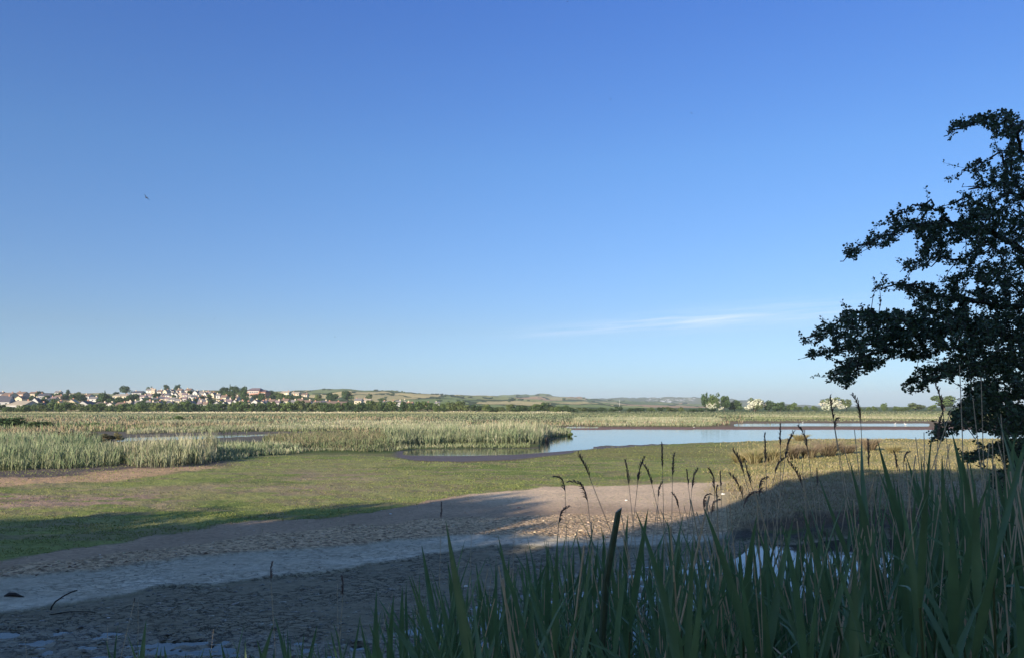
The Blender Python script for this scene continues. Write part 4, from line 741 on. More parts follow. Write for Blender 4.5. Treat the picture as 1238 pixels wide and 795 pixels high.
# ------------------------------------------------------------------ hawthorn on the right
HT = tag(empty('hawthorn_tree', (10.6, 7.6, 0.1)), 'spreading dark hawthorn reaching in from the right over the reeds', 'tree')
O = Vector((10.6, 7.6, 0.1))
def hp(px, py, Y): return at(px, py, Y)
LIMBS = [  # the main limbs, from the trunk outwards
 [(1370, 560, 7.6), (1330, 440, 7.6), (1290, 300, 7.5), (1250, 205, 7.3), (1228, 160, 7.1), (1200, 139, 7.0), (1172, 146, 7.0), (1144, 158, 7.0)],
 [(1228, 160, 7.1), (1222, 190, 7.0), (1214, 212, 7.0)], [(1180, 148, 7), (1160, 155, 7), (1141, 165, 7)],
 [(1290, 300, 7.5), (1240, 240, 7.2), (1207, 187, 7.0), (1186, 192, 7.0), (1166, 208, 6.9), (1147, 221, 6.9)],
 [(1240, 240, 7.2), (1207, 220, 7.0), (1180, 230, 7.0), (1165, 222, 7.0)],
 [(1330, 440, 7.6), (1260, 320, 7.2), (1200, 280, 7.0), (1141, 268, 6.8), (1103, 273, 6.7), (1072, 284, 6.7), (1041, 299, 6.6), (1016, 316, 6.6)],
 [(1141, 268, 6.8), (1140, 255, 6.8), (1122, 247, 6.8), (1097, 252, 6.7), (1078, 262, 6.7), (1063, 274, 6.7)],
 [(1200, 280, 7.0), (1172, 236, 6.9), (1148, 247, 6.9)],
 [(1141, 268, 6.8), (1125, 300, 6.7), (1110, 316, 6.7), (1088, 329, 6.7)], [(1200, 290, 7.0), (1160, 315, 6.8), (1132, 312, 6.7), (1122, 322, 6.7)],
 [(1330, 440, 7.6), (1238, 372, 7.1), (1160, 362, 6.8), (1116, 352, 6.7), (1103, 344, 6.6), (1078, 343, 6.6), (1054, 353, 6.6)],
 [(1340, 470, 7.6), (1238, 410, 7.0), (1150, 395, 6.7), (1080, 385, 6.5), (1034, 378, 6.4), (996, 398, 6.4), (966, 411, 6.3)],
 [(1150, 395, 6.7), (1080, 410, 6.4), (1030, 420, 6.3), (997, 425, 6.3), (965, 434, 6.3)],
 [(1080, 410, 6.4), (1050, 432, 6.3), (1030, 450, 6.3), (1019, 470, 6.3)], [(1060, 425, 6.3), (1020, 445, 6.2), (1000, 462, 6.2)],
 [(1238, 440, 7.0), (1180, 440, 6.8), (1141, 445, 6.6), (1113, 458, 6.5), (1089, 466, 6.5)], [(1141, 445, 6.6), (1120, 465, 6.5), (1103, 477, 6.5)],
 [(1360, 540, 7.4), (1260, 480, 7.0), (1200, 482, 6.7), (1168, 498, 6.5), (1147, 518, 6.4), (1123, 529, 6.4)],
 [(1370, 560, 7.4), (1270, 540, 6.8), (1222, 541, 6.5), (1190, 548, 6.4), (1160, 560, 6.3)], [(1222, 541, 6.5), (1215, 575, 6.4), (1205, 605, 6.3)],
]
nodes = []; wood = []
tr_pts = [Vector((10.6, 7.6, 0)), Vector((10.5, 7.6, 1.2)), at(1370, 560, 7.6) + Vector((3.9, 0, 0.0))]
for Lm in LIMBS:
    P = [hp(*q) for q in Lm]; pts = []
    for a, b in zip(P[:-1], P[1:]):
        for k in range(5): pts.append(a.lerp(b, k / 5) + Vector((random.gauss(0, .012), random.gauss(0, .04), random.gauss(0, .012))))
    pts.append(P[-1]); n = len(pts); r0 = 0.05 if Lm[0][0] > 1320 else 0.02
    r0 *= .6; wood.append(tube(pts, [r0 * (1 - i / n) ** 1.3 + 0.0035 for i in range(n)], 6)); nodes += pts
for q in (0, 5, 10, 11, 17, 18):     # the limbs meet in the trunk
    a = hp(*LIMBS[q][0]); base = O + Vector((-0.05, 0, 1.0 + 0.12 * (q % 5))); mid = a.lerp(base, 0.5) + Vector((0.2, 0, 0.15))
    wood.append(tube([base, mid, a], [0.15, 0.08, 0.03], 7))
wood.append(tube([O + Vector((0, 0, -0.3)), O + Vector((-.05, 0, .5)), O + Vector((0, 0, 1.4)), O + Vector((.1, 0, 2.4))], [0.26, 0.2, 0.17, 0.1], 10))
MASS = [  # leafy masses: centre px, centre py, half width, half height, how many twigs, depth
 (1215, 152, 26, 16, 46, 7.0), (1190, 142, 14, 7, 16, 7.0), (1160, 152, 12, 6, 10, 7.0), (1228, 205, 16, 22, 44, 7.1), (1222, 178, 8, 10, 12, 7.0), (1188, 208, 22, 12, 20, 7.0), (1215, 230, 26, 16, 50, 7.1),
 (1120, 252, 26, 6, 16, 6.8), (1080, 264, 14, 6, 9, 6.7), (1175, 250, 26, 12, 34, 7.0), (1140, 283, 36, 14, 90, 6.8), (1100, 275, 26, 9, 34, 6.7), (1062, 292, 20, 8, 20, 6.7), (1030, 306, 14, 7, 12, 6.6),
 (1200, 275, 44, 24, 190, 7.0), (1130, 305, 22, 12, 32, 6.7), (1105, 322, 14, 7, 12, 6.7), (1200, 320, 44, 20, 120, 7.0), (1165, 345, 30, 14, 50, 6.9), (1215, 360, 36, 22, 150, 7.1),
 (1078, 345, 18, 6, 12, 6.6), (1115, 352, 20, 10, 26, 6.7), (1140, 370, 34, 16, 90, 6.8), (1040, 385, 26, 13, 60, 6.4), (1085, 390, 36, 16, 120, 6.5), (1005, 402, 22, 11, 26, 6.4), (982, 411, 14, 6, 9, 6.3),
 (1040, 412, 34, 14, 80, 6.3), (995, 425, 20, 8, 18, 6.3), (1100, 415, 44, 20, 190, 6.6), (1160, 400, 44, 24, 240, 6.8), (1215, 410, 44, 30, 300, 7.0), (1035, 440, 24, 12, 40, 6.3), (1022, 458, 12, 10, 14, 6.3), (1006, 455, 10, 8, 8, 6.2),
 (1055, 435, 16, 9, 20, 6.3), (1130, 452, 26, 12, 44, 6.5), (1105, 465, 16, 10, 18, 6.5), (1170, 440, 34, 18, 110, 6.7), (1215, 455, 34, 26, 220, 6.9), (1185, 480, 22, 18, 80, 6.7), (1165, 500, 16, 14, 44, 6.5), (1145, 517, 16, 9, 24, 6.4),
 (1130, 527, 10, 6, 8, 6.4), (1200, 500, 34, 24, 200, 6.7), (1230, 520, 26, 30, 160, 6.8), (1205, 545, 24, 10, 40, 6.5), (1180, 552, 20, 6, 16, 6.4), (1232, 560, 20, 18, 60, 6.6), (1210, 580, 14, 14, 20, 6.4),
 (1290, 260, 60, 60, 330, 7.4), (1300, 400, 70, 70, 520, 7.5), (1300, 520, 70, 60, 420, 7.3), (1300, 170, 50, 40, 120, 7.4), (1430, 300, 90, 110, 450, 8.0), (1440, 450, 90, 80, 350, 8.0), (1360, 600, 90, 50, 260, 7.5)]
targets = []
for cx, cy, hw, hh, n, Yd in MASS:
    for k in range(int(n * 1.4)):
        while True:
            a, b = random.uniform(-1, 1), random.uniform(-1, 1)
            if a * a + b * b < 1: break
        targets.append(at(cx + a * hw, cy + b * hh, Yd + random.gauss(0, 0.45 if cx < 1150 else 0.7)))
root_pt = at(1370, 520, 7.6); targets.sort(key=lambda p: (p - root_pt).length)
NA = np.zeros((len(nodes) + len(targets) * 4, 3)); nn_ = len(nodes); NA[:nn_] = [tuple(v) for v in nodes]
rr_ = random.Random(5); LP, LD = [], []
for p in targets:
    d2 = ((NA[:nn_] - np.array(p)) ** 2 * np.array((1, 0.8, 1))).sum(1); q = Vector(NA[int(d2.argmin())]); ln = (p - q).length
    mid = q.lerp(p, 0.5) + Vector((rr_.gauss(0, .1), rr_.gauss(0, .1), rr_.gauss(0.03, .08))) * ln
    wood.append(tube([q, mid, p], [0.0045, 0.0032, 0.0016], 3))
    for f_ in (0.5, 1.0):
        NA[nn_] = tuple(mid if f_ == 0.5 else p); nn_ += 1
    m = max(2, int(ln / 0.045))
    for k in range(m):
        f_ = (k + 0.6) / m; c = q.lerp(mid, f_ * 2) if f_ < .5 else mid.lerp(p, f_ * 2 - 1)
        if f_ > 0.2 or ln < 0.2: LP.append(c); LD.append((p - q).normalized())
    LP.append(p); LD.append((p - q).normalized())
for Lm in LIMBS:       # short leafy spurs on the thin outer ends of the limbs
    P = [hp(*q) for q in Lm]
    for a, b in zip(P[:-1], P[1:]):
        m = int((b - a).length / 0.05)
        for k in range(m):
            c = a.lerp(b, k / m); e = c + Vector((rr_.gauss(0, .07), rr_.gauss(0, .06), rr_.gauss(0.02, .06)))
            wood.append(tube([c, e], [0.002, 0.001], 3))
            for f_ in (.45, .75, 1.0): LP.append(c.lerp(e, f_)); LD.append((e - c).normalized())
V, F = join(wood); V = [(x_ - O.x, y_ - O.y, z_ - O.z) for x_, y_, z_ in V]
mesh('trunk', V, F, mat('hawthorn_bark', (0.075, 0.065, 0.055), 0.9, noise=12, noise_amt=0.3, bump=0.01, bump_scale=30), HT)
LP = np.array([tuple(v) for v in LP]); n0 = len(LP); per = 5
C_ = np.repeat(LP, per, 0); n = len(C_)
d = RS.randn(n, 3); d[:, 2] += 0.2; d /= np.linalg.norm(d, axis=1)[:, None]
C_ = C_ + d * 0.006
up = RS.randn(n, 3) * 0.6; up[:, 2] += 0.8; wv = np.cross(d, up); wv /= np.linalg.norm(wv, axis=1)[:, None] + 1e-9; nv = np.cross(wv, d)
l = (0.012 + 0.015 * RS.rand(n))[:, None]; wd_ = l * 0.40
V = np.stack([C_, C_ + d * l * 0.45 - wv * wd_ + nv * l * .1, C_ + d * l * 0.5, C_ + d * l * 0.45 + wv * wd_ + nv * l * .1, C_ + d * l * 0.9 - wv * wd_ * 0.9, C_ + d * l * 1.0, C_ + d * l * 0.9 + wv * wd_ * 0.9], 1).reshape(-1, 3) - np.array(O)
i = (np.arange(n) * 7)[:, None]
F = np.concatenate([i + np.array([0, 2, 1]), i + np.array([0, 3, 2]), i + np.array([1, 2, 4]), i + np.array([2, 5, 4]), i + np.array([2, 3, 6]), i + np.array([2, 6, 5])])
tn = np.repeat(np.array([(0.095, 0.145, 0.075)]) * (0.6 + 0.8 * RS.rand(n, 1)), 7, 0).astype(np.float32)
mesh('crown', V, F, mat('hawthorn_leaf', tint=True, rough=0.45, transl=0.12, spec=0.4), HT, tint=tn)
#PART7
# ------------------------------------------------------------------ near reeds
greenm = mat('reed_leaf', (0.15, 0.26, 0.12), 0.42, noise=9, noise_amt=0.45, transl=0.3, spec=0.5)
greenm2 = mat('reed_leaf_yellowing', (0.16, 0.22, 0.07), 0.45, noise=9, noise_amt=0.35, transl=0.15, spec=0.35)
stemg = mat('reed_stem_green', (0.09, 0.12, 0.05), 0.6)
straw = mat('reed_stem_dry', (0.72, 0.58, 0.43), 0.7, noise=20, noise_amt=0.3)
headm = mat('seed_head_purple_brown', (0.23, 0.175, 0.16), 0.9, noise=30, noise_amt=0.4)
def leaf_arrays(base, az, length, width, ang0, bend, r, seg=7):
    d = np.array((math.cos(az), math.sin(az), 0)); side = np.array((-math.sin(az), math.cos(az), 0)); tw = r.uniform(-1.2, 1.2)
    p = np.array(base, float); V = []; a = ang0; st = length / seg
    for i in range(seg + 1):
        t = i / seg; w_ = width * (0.45 + 2.4 * t if t < 0.22 else 1 - ((t - 0.22) / 0.78) ** 1.6) * 0.5 + 0.0004
        dirv = d * math.sin(a) + np.array((0, 0, math.cos(a))); nrm = np.cross(side, dirv); c, s_ = math.cos(tw * t), math.sin(tw * t); sv = side * c + nrm * s_
        V += [p - sv * w_, p + np.cross(sv, dirv) * w_ * 0.35, p + sv * w_]
        p = p + dirv * st; a += bend * (0.3 + 1.4 * t) / seg
    F = []
    for i in range(seg):
        q = i * 3; F += [(q, q + 1, q + 4, q + 3), (q + 1, q + 2, q + 5, q + 4)]
    return V, F
def reed_geometry(seed, H=1.9, nleaf=9):
    r = random.Random(seed); lx, ly = r.uniform(-.10, .10), r.uniform(-.06, .06)
    sp = [(lx * (k / 6) ** 2, ly * (k / 6) ** 2, H * 0.84 * k / 6) for k in range(7)]
    stem = tube(sp, [0.005 - 0.0004 * k for k in range(7)], 5); lv = []; a0 = r.uniform(0, 6.28)
    for k in range(nleaf):
        f = 0.30 + 0.54 * k / (nleaf - 1); b = (lx * (f / .84) ** 2, ly * (f / .84) ** 2, H * f); az = a0 + math.pi * k + r.uniform(-.5, .5)
        last = k >= nleaf - 2
        lv.append(leaf_arrays(b, az, r.uniform(.36, .56) * (0.72 if last else 1), r.uniform(.013, .027), r.uniform(.08, .3) if last else r.uniform(.3, .85), r.uniform(0, .4) if last else r.choice((r.uniform(-.2, .5), r.uniform(.3, 1.3))), r))
    return stem, lv
RP = []
for v in range(12):
    stem, lv = reed_geometry(900 + v, 1.9, 9 + v % 3); root = empty('green_reed', (0, -500, -50)); ch = [mesh('stem', *stem, stemg, root)]
    for k, (V, F) in enumerate(lv): ch.append(mesh('leaf', V, F, greenm2 if (v % 4 == 0 and k < 4) else greenm, root, smooth=True))
    kids(root, *ch); root['unused'] = 1; RP.append(root)
ENV = [(100, 795), (160, 790), (250, 778), (340, 762), (430, 762), (470, 735), (520, 712), (560, 668), (600, 655), (640, 655), (670, 640), (700, 640), (750, 618), (800, 635), (850, 640), (920, 622), (1000, 628), (1060, 610), (1100, 575), (1150, 545), (1200, 520), (1300, 500), (1450, 490)]
rg = random.Random(21)
def reed_spot():
    while True:
        px = rg.uniform(150, 1330); dens = interp(px, [(150, .30), (430, .30), (500, .5), (600, .75), (750, .9), (1000, 1), (1330, 1)])
        if rg.random() < dens: break
    d = 1.35 + 4.6 * rg.random() ** 1.25; py = interp(px, ENV) + abs(rg.gauss(0, 1)) * (27 if px > 480 else 18)
    p = at(px, py, d); zb = float(bank_z(np.array([p.x]), np.array([d]))[0]) - 0.03
    return p, zb, d, px
def reed_spot_left():
    px = rg.uniform(155, 470); d = rg.uniform(2.2, 4.5); py = rg.uniform(752, 785); p = at(px, py, d)
    return p, float(bank_z(np.array([p.x]), np.array([d]))[0]) - 0.03, d, px
LABR = {0: 'tall green reed in the dense shaded stand in front', 1: 'short green reed at the thin left end of the near reeds', 2: 'green reed of the highest thicket under the hawthorn', 3: 'green reed close in front with broad leaves crossing the mud'}
for k in range(297):
    p, zb, d, px = reed_spot_left() if k % 11 == 5 else reed_spot(); H = min(max(p.z - zb, 0.7), 2.6)
    if k < 12: o = RP[k]; del o['unused']
    else: o = copy_tree(RP[rg.randrange(12)])
    if 'unused' in o.keys(): del o['unused']
    s = H / 1.9; o.location = (p.x, d, zb); o.scale = (s ** .5, s ** .5, s); o.rotation_euler = (rg.gauss(0, .07), rg.gauss(-.02, .12), rg.uniform(0, 6.28))
    q = 1 if px < 480 else 2 if px > 1090 else 3 if d < 2.2 and px < 800 else 0
    tag(o, LABR[q], 'reed', ['green reeds of the dense near stand', 'short reeds at the left end of the near stand', 'reeds of the thicket under the hawthorn', 'nearest broad leaved reeds'][q])
# the countless rest of the stand
GEO = []
for v in range(8):
    stem, lv = reed_geometry(700 + v, 1.9, 8); V, F = join([stem] + lv); GEO.append((np.array([tuple(q) for q in V]), [np.array([f for f in F if len(f) == n_]) for n_ in (4,)][0]))
VV, FF, o_ = [], [], 0
for k in range(760):
    px = rg.uniform(480, 1420) if k % 8 else rg.uniform(200, 560); d = rg.uniform(2.8, 8.2); py = interp(px, ENV) + 22 + abs(rg.gauss(0, 1)) * 55
    p = at(px, py, d); zb = float(bank_z(np.array([p.x]), np.array([d]))[0]) - 0.05 if d < 8 else -.3; H = min(max(p.z - zb, 0.5), 2.4); G, Fq = GEO[k % 8]
    a = rg.uniform(0, 6.28); c, s_ = math.cos(a), math.sin(a); s = H / 1.9
    q = G * np.array((s ** .5, s ** .5, s)); q = np.stack([q[:, 0] * c - q[:, 1] * s_ + q[:, 2] * rg.gauss(0, .11) + p.x, q[:, 0] * s_ + q[:, 1] * c + d, q[:, 2] + zb], -1)
    VV.append(q); FF.append(Fq + o_); o_ += len(q)
tag(mesh('reeds', np.concatenate(VV), np.concatenate(FF), greenm, smooth=True), 'dense mass of green reeds filling the shaded water margin', 'reeds', None, 'stuff')

# dry stems with seed heads (top pixel, head length in px, nod direction, lean px per 100, distance)
def dry_reed(px, py, hl, nod, lean, d, label, r_=0.0026, head=True, grp='dry reeds with seed heads', name='dry_reed'):
    s = d / FPX; top = at(px, py, d); zb0 = 0.3
    for _ in range(3):
        pr = px + lean * (top.z - zb0) / s / 100; xb = (pr - CX) * s; zb0 = float(bank_z(np.array([xb]), np.array([d]))[0]) if d < 8 else -.1
    B = Vector((xb, d, zb0 - .05)); root = empty(name, B); tag(root, label, 'reed', grp); T = top - B; r = random.Random(int(px * 7 + py))
    bow = Vector((r.uniform(-.05, .05), r.uniform(-.05, .05), 0)); L_ = hl * s if head else 0
    pts = [T * (k / 9) + bow * math.sin(math.pi * k / 9) for k in range(10)]
    if head:
        neck = T - Vector((0, 0, 1)) * 0; pts = [p * (1 - L_ / T.length * 0.9) for p in pts]
    V, F = tube(pts, [r_ * (1.15 - .6 * k / 9) for k in range(10)], 5); mesh('stem', V, F, straw, root)
    for k in (3, 6):
        if r.random() < .6: mesh('leaf', *leaf_arrays(pts[k], r.uniform(0, 6.28), r.uniform(.15, .3), .008, r.uniform(.3, .9), r.uniform(.6, 1.8), r), straw, root)
    if head:
        dirn = (pts[-1] - pts[-2]).normalized(); P, Tt = [], []; VS, FS = [], []
        ax = [pts[-1]]; v_ = dirn.copy(); n_ = 8
        for k in range(n_):
            v_ = (v_ + Vector((nod * 0.16, 0, -abs(nod) * 0.22)) * (k / n_) * 1.6).normalized(); ax.append(ax[-1] + v_ * L_ / n_)
        parts = [tube(ax, [0.0016] * len(ax), 4)]
        for k in range(1, n_ + 1):
            for j in range(5):
                f = 1 - k / (n_ + 3); ln = L_ * (.16 + .22 * f) * r.uniform(.6, 1.2); a = r.uniform(0, 6.28)
                sd = Vector((math.cos(a) * .20 + nod * .40, math.sin(a) * .20, .85 - abs(nod) * .75 * k / n_)).normalized()
                e = ax[k] + sd * ln; m = ax[k].lerp(e, .5) + Vector((0, 0, .004)); e = e - Vector((0, 0, ln * .25))
                parts.append(tube([ax[k], m, e], [.0010, .0021 * d / 3.5, .0006], 3))
        V, F = join(parts); mesh('seed_head', V, F, headm, root)
    return root
HEADS = [(683, 573, 26, -1, 2, 4.2), (704, 551, 34, -.2, 36, 3.8), (709, 577, 36, -1, 6, 3.6), (676, 612, 26, .8, -3, 3.4), (757, 562, 30, -.1, 14, 4.4), (773, 557, 32, .3, -8, 4.0), (784, 563, 30, -.3, 20, 4.1), (801, 541, 30, 0, 0, 4.0),
 (814, 553, 28, .15, -4, 4.3), (831, 571, 20, 0, 8, 4.6), (838, 570, 26, .4, -8, 4.4), (863, 570, 32, -.5, 4, 3.9), (872, 573, 20, 0, -2, 4.6), (848, 597, 22, 1, 18, 4.2), (858, 603, 22, 1, 12, 4.3), (893, 547, 34, -.3, 26, 3.7), (902, 565, 26, .2, 30, 3.8),
 (914, 577, 26, 1, 20, 3.7), (906, 588, 30, 1, -30, 3.6), (889, 576, 34, -.4, 36, 3.9), (925, 531, 36, 0, 3, 3.8), (943, 518, 26, 0, 2, 3.9), (953, 527, 34, .35, -14, 3.7), (973, 517, 32, -.5, 14, 3.6), (961, 560, 34, -.3, 34, 3.5), (1004, 484, 30, .1, 16, 3.4),
 (1038, 481, 34, -.5, 9, 3.2), (1050, 538, 34, 0, 3, 3.5), (1007, 505, 16, 1, 16, 3.4), (1092, 546, 16, .8, 4, 3.8), (1083, 549, 22, -.2, 10, 3.7), (1139, 470, 36, -.3, 5, 3.0), (1135, 505, 34, .2, -4, 3.1), (941, 552, 26, .6, -20, 3.9), (988, 570, 18, .1, 4, 4.1), (865, 590, 18, .5, 12, 4.4),
 (326, 683, 22, .3, 9, 4.2), (533, 611, 20, 0, 2, 4.6), (415, 700, 24, -.3, -3, 4.0), (163, 724, 4, 0, -30, 3.6), (818, 598, 20, -.4, 18, 4.3), (795, 585, 20, .5, 3, 4.4)]
srt = sorted(HEADS)
for i, (px, py, hl, nod, lean, d) in enumerate(srt):
    st = ('nodding' if abs(nod) > .7 else 'upright' if abs(nod) < .12 else 'slightly bent')
    if px < 600: where = {163: 'thin bare topped', 326: 'small dark headed', 415: 'faint pale headed', 533: 'short lone'}[px] + ' dry reed over the mud ' + {163: 'at the far left', 326: 'left of the green stand', 415: 'above the first short reeds', 533: 'just left of the tall green stand'}[px]
    else:
        seg = 'before the bare soil' if px < 880 else 'before the golden bank' if px < 1060 else 'by the hawthorn'
        grp_ = [h for h in srt if (600 <= h[0] < 880 and px < 880) or (880 <= h[0] < 1060 and 880 <= px < 1060) or (h[0] >= 1060 and px >= 1060)]
        n_ = grp_.index((px, py, hl, nod, lean, d)); m_ = len(grp_)
        where = 'dry reed with %s seed head, %s from the left %s' % (st, ORD[n_] if n_ < 17 else 'farther', seg) if n_ < m_ - 1 else 'dry reed with %s seed head, last on the right %s' % (st, seg)
    dry_reed(px, py, hl, nod, lean, d, where)
for k in range(170):
    px = rg.uniform(590, 1250); d = rg.uniform(1.7, 4.6); py = interp(px, [(590, 690), (700, 640), (900, 600), (1100, 560), (1250, 500)]) + rg.uniform(-10, 110)
    dry_reed(px, py, 0, 0, rg.gauss(6, 14), d, 'thin bare straw stem standing among the near green reeds', 0.0024 + rg.random() * .0018, False, 'bare dry stems in the near reeds', 'dry_reed')
for px, py, ln, d in [(1033, 519, 12, 3.4), (1107, 528, 6, 3.6), (1117, 522, 3, 3.4), (1160, 440, -4, 2.9), (1176, 480, 5, 3.0), (1150, 494, -28, 2.8), (1130, 560, 30, 3.0), (1186, 455, 2, 3.1), (1210, 500, 6, 2.9), (970, 560, 10, 3.6), (1062, 570, 34, 3.0), (1020, 540, 24, 3.3)]:
    dry_reed(px, py, 0, 0, ln, d, 'tall bare straw stem rising well above the green reeds', 0.003, False, 'tall bare stems above the reeds', 'dry_reed')
for px, py, ln in [(167, 722, -8), (408, 705, 8), (258, 760, 0), (130, 755, 3), (30, 770, 5), (570, 640, 4), (622, 640, 3), (505, 700, 2), (475, 715, -20)]:
    dry_reed(px, py, 0, 0, ln, 4.4, 'thin pale stem standing alone over the shaded mud', 0.002, False, 'lone stems over the mud', 'dry_reed')
# the thick cut stalk
p = at(748, 616, 2.6); b0 = at(733, 700, 2.6); b1 = at(727, 790, 2.6)
root = tag(empty('broken_stalk', (b1.x, 2.6, 0.9)), 'thick dark broken bulrush stalk with a slanting cut top among the green reeds', 'stalk'); B = Vector((b1.x, 2.6, 0.9))
V, F = tube([Vector((b1.x - .01, 2.6, 0.9)) - B, b1 - B, b0 - B, p - B], [.010, .012, .0125, .0115], 9)
V = [list(v) for v in V]
for q in range(9): V[-9 + q][2] += (V[-9 + q][0] - (p - B).x) * 0.9
mesh('stem', V, F, mat('old_stalk', (0.10, 0.14, 0.09), .5, noise=25, noise_amt=.4), root)
V, F = leaf_arrays(b0 - B, 2.6, .25, .02, .35, .5, random.Random(4)); mesh('leaf', V, F, greenm, root)

# ------------------------------------------------------------------ things lying on the mud and soil
def lumps(n, x0, x1, y0, y1, smin, smax, flat, cols, mask, name, label, m, cat):
    X, Y, x, y = scatter_px(n, x0, x1, y0, y1); z, c, wet, cr, gr, inf = ground_info(X, Y); k = mask(inf); X, Y, z = X[k], Y[k], z[k]; n = len(X)
    base = np.array([(1, 0, 0), (-.5, .87, 0), (-.5, -.87, 0), (0.1, 0, 1), (.5, .8, .3), (-1, 0, .3), (.5, -.8, .3)]); Fb = np.array([(0, 4, 3), (4, 1, 5), (4, 5, 3), (1, 2, 5), (5, 2, 6), (5, 6, 3), (2, 0, 6), (0, 3, 6), (0, 1, 4)])
    s = smin + (smax - smin) * RS.rand(n) ** 2; a = RS.rand(n) * 6.283; e = 0.6 + 0.8 * RS.rand(n)
    B = base[None] * (1 + 0.35 * RS.randn(n, 7, 1)) * s[:, None, None] * np.array((1, 1, flat)); B[:, :, 0] *= e[:, None]
    Xr = B[:, :, 0] * np.cos(a)[:, None] - B[:, :, 1] * np.sin(a)[:, None]; Yr = B[:, :, 0] * np.sin(a)[:, None] + B[:, :, 1] * np.cos(a)[:, None]
    V = np.stack([Xr + X[:, None], Yr + Y[:, None], B[:, :, 2] + z[:, None] - 0.004], -1).reshape(-1, 3); F = (np.arange(n)[:, None, None] * 7 + Fb[None]).reshape(-1, 3)
    return tag(mesh(name, V, F, m, tint=np.repeat(pick(n, cols, [1] * len(cols), .3), 7, 0).astype(np.float32)), label, cat, None, 'stuff')
stm = mat('stones', tint=True, rough=0.85); mudm = mat('clods', tint=True, rough=0.5, spec=.4)
lumps(11000, -100, 960, 620, 716, .012, .045, .6, [(.46, .34, .22), (.34, .24, .15), (.55, .44, .31), (.22, .15, .10)], lambda i: RS.rand(len(i['x'])) < i['grav'] * .9, 'gravel', 'band of small pale stones between soil and mud', stm, 'gravel')
lumps(1500, -100, 960, 590, 700, .01, .03, .5, [(.5, .45, .38), (.25, .18, .13)], lambda i: i['soil'] > .5, 'pebbles', 'scattered small stones on the bare brown soil', stm, 'pebbles')
lumps(9000, -150, 1000, 655, 800, .012, .05, .32, [(.20, .18, .14), (.12, .11, .085), (.26, .24, .19)], lambda i: (i['dark'] > .6) & (i['water'] < .3), 'mud_clods', 'small dark lumps of drying mud', mudm, 'mud clods')
lumps(6500, -150, 1000, 645, 760, .012, .035, .25, [(.16, .14, .10), (.4, .36, .28), (.22, .2, .15)], lambda i: i['pale'] > .6, 'mud_crumbs', 'small crumbs on the pale strip of mud', mudm, 'mud crumbs')
def blob(name, X, Y, z, r, sc3, m, label, cat, grp=None, seed=0):
    import bmesh
    bm = bmesh.new(); bmesh.ops.create_icosphere(bm, subdivisions=2, radius=r); rr = random.Random(seed)
    for v in bm.verts: v.co = Vector((v.co.x * sc3[0], v.co.y * sc3[1], v.co.z * sc3[2])) * rr.uniform(.8, 1.15)
    me = bpy.data.meshes.new(name); bm.to_mesh(me); bm.free(); me.materials.append(m); o = bpy.data.objects.new(name, me); C.objects.link(o); o.location = (X, Y, z); return tag(o, label, cat, grp)
whs = mat('white_stone', (.75, .73, .68), .7)
for i, (px, py, r, lb) in enumerate([(563, 706, .035, 'white stone alone on the dark mud by the reeds'), (757, 607, .04, 'pale stone on the sunlit bare soil behind the seed heads'), (472, 623, .035, 'pale stone on the shaded soil left of centre'), (874, 601, .06, 'pale flat stone near the right end of the bare soil'),
                                     (131, 744, .02, 'tiny white stone on the dark mud right of the bent stick'), (627, 616, .05, 'brown dark clod on the bare soil in the middle')]):
    p = W(px, py, .08); zz = float(ground_info(np.array([p.x]), np.array([p.y]))[0][0]); blob('stone', p.x, p.y, zz + r * .2, r, (1.2, .9, .6), whs if 'clod' not in lb else headm, lb, 'stone', None, i)
wood_ = mat('wet_driftwood', (.035, .028, .022), .6, noise=20, noise_amt=.3)
p = W(18, 721.5, .06); zz = float(ground_info(np.array([p.x]), np.array([p.y]))[0][0])
V, F = tube([(-.17, 0, .0), (-.10, .01, .03), (.0, 0, .035), (.09, -.02, .015), (.17, -.03, .0)], [.02, .038, .034, .02, .008], 8); tag(mesh('driftwood', V, F, wood_, loc=(p.x, p.y, zz)), 'dark flat piece of driftwood lying on the pale mud at the far left', 'driftwood')
p = W(61, 736, .05); s = p.y / FPX; zz = float(ground_info(np.array([p.x]), np.array([p.y]))[0][0])
V, F = tube([(-.0, 0, -.03), (.02, 0, 4 * s), (6 * s, .0, 10 * s), (16 * s, .02, 17 * s), (24 * s, .03, 21 * s), (31 * s, .03, 23 * s)], [.014, .013, .012, .011, .010, .011], 7); tag(mesh('stick', V, F, wood_, loc=(p.x, p.y, zz)), 'dark bent stick sticking up out of the mud', 'stick')
p = W(60, 742, .05); V, F = tube([(0, 0, 0), (.25, .1, .02), (.55, .12, .015), (.7, .1, 0)], [.01, .008, .006, .003], 6); tag(mesh('twig', V, F, wood_, loc=(p.x, p.y, float(ground_info(np.array([p.x]), np.array([p.y]))[0][0]))), 'thin dark twig lying flat on the mud below the bent stick', 'twig')
p = W(661, 534); tag(mesh('stump', *tube([(0, 0, -.1), (.02, 0, .15), (0, 0, .32), (.03, 0, .48)], [.2, .16, .1, .05], 8), wood_, loc=(p.x, p.y, 0)), 'small black stump at the water foot of the reed edge', 'stump')
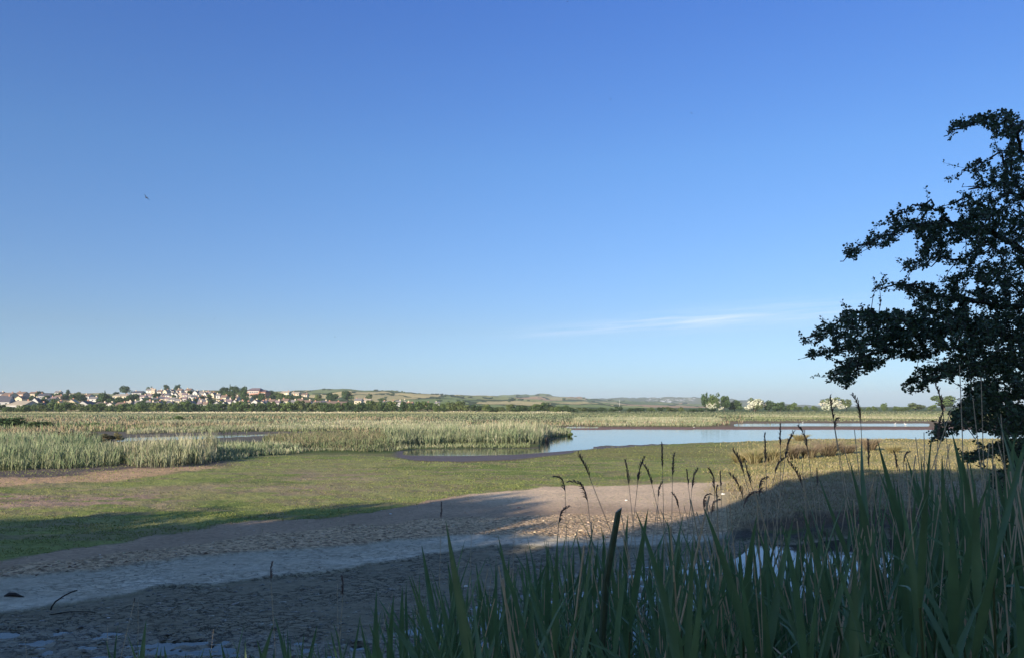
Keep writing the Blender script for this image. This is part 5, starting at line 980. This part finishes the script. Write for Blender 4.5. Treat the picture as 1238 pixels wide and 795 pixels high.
# birds
def bird(X, Y, Z, s, m, label, flying, grp, rz=0, roll=0):
    bd = [(-.5, 0, .02), (-.34, 0, .0), (-.1, 0, -.03), (.15, 0, 0), (.32, 0, .06), (.44, 0, .10), (.52, 0, .09), (.62, 0, .07)] if flying else [(-.5, 0, .25), (-.3, 0, .27), (0, 0, .27), (.22, 0, .33), (.32, 0, .5), (.33, 0, .7), (.4, 0, .78), (.56, 0, .75)]
    rd = [.02, .07, .13, .12, .08, .075, .05, .008] if flying else [.02, .1, .17, .13, .05, .045, .055, .008]
    V, F = tube(bd, rd, 8); parts = [(V, F)]
    if flying:
        for sg in (-1, 1):
            parts.append(([(.2, sg * .05, .05), (-.1, sg * .05, .04), (.22, sg * .55, .22), (-.02, sg * .5, .2), (-.25, sg * 1.05, .1), (.2, sg * .05, .08), (-.1, sg * .05, .06), (.22, sg * .55, .24), (-.02, sg * .5, .22)],
                          [(0, 1, 3, 2), (2, 3, 4), (5, 7, 8, 6), (7, 4, 8), (0, 2, 7, 5), (2, 4, 7), (1, 6, 8, 3), (3, 8, 4)]))
        parts.append(([(-.45, 0, .03), (-.75, .12, .02), (-.68, 0, .02), (-.75, -.12, .02), (-.45, 0, .0)], [(0, 1, 2), (0, 2, 3), (4, 2, 1), (4, 3, 2)]))
    else:
        for sg in (-1, 1): parts.append(tube([(0, sg * .06, .2), (.02, sg * .06, 0), (.0, sg * .06, -.15)], [.02, .015, .015], 5))
    V, F = join(parts); o = mesh('bird', V, F, m, loc=(X, Y, Z)); o.scale = (s, s, s); o.rotation_euler = (roll, 0, rz); return tag(o, label, 'bird', grp)
dk = mat('dark_feathers', (.03, .035, .05), .7); wf = mat('white_feathers', (.85, .84, .8), .7)
for px, py, d, s, lb, rz, roll in [(177, 239, 42, .14, 'dark bird gliding in the sky above the town', 2.6, .7), (738, 120, 70, .11, 'tiny dark bird high in the sky right of centre', .6, .4), (836, 137, 75, .11, 'tiny dark bird high in the sky toward the hawthorn', 2.2, .3),
                                   (117, 387, 90, .10, 'faint tiny bird low over the left houses', 1.2, .2), (259, 386, 90, .09, 'faint tiny bird over the white terraces', .2, .5), (405, 407, 95, .09, 'faint tiny bird over the field hill', 2.9, .3), (686, 2, 70, .09, 'tiny dark bird at the very top of the sky', .9, .2)]:
    p = at(px, py, d); bird(p.x, p.y, p.z, s * 1.5, dk, lb, True, 'birds in the sky', rz, roll)
for px, py, s, lb, rz in [(1082, 513.0, .75, 'left white bird of the two standing in the far pool', .3), (1094.5, 513.4, .75, 'right white bird of the two standing in the far pool', 2.8), (970.5, 510.6, .5, 'lone small white bird on the far pool edge', .2), (839, 517.0, .4, 'small pale bird on the pink mud shore', .4)]:
    p = W(px, py); bird(p.x, p.y, 0.05, s * .62, wf, lb, False, 'white birds on the far shore', rz)
p = W(749, 497); tag(mesh('mast', *tube([(0, 0, -.2), (0, 0, 4), (0, 0, 7)], [.07, .06, .05], 6), framem, loc=(p.x, p.y, 0)), 'thin pale mast standing before the cliffs', 'mast')
for nm_ in [o.name for o in bpy.data.objects if 'unused' in o.keys()]:          # patterns that were only copied from
    o = bpy.data.objects[nm_]
    for c in [c.name for c in o.children]: bpy.data.objects.remove(bpy.data.objects[c])
    bpy.data.objects.remove(o)
# ------------------------------------------------------------------ evening haze: one box of thin air round the whole scene
hm = bpy.data.materials.new('haze_air'); hm.use_nodes = True; t = hm.node_tree; t.nodes.clear()
pv = N(t, 'ShaderNodeVolumePrincipled'); pv.inputs['Density'].default_value = 1.15e-4; pv.inputs['Color'].default_value = (0.80, 0.90, 1.0, 1); pv.inputs['Anisotropy'].default_value = 0.0
oo = N(t, 'ShaderNodeOutputMaterial'); L(t, pv.outputs[0], oo.inputs['Volume'])
V, F = box(-7700, 7700, -200, 7700, -8, 130)
tag(mesh('haze', V, F, hm), 'thin evening haze over the marsh', kind='stuff')
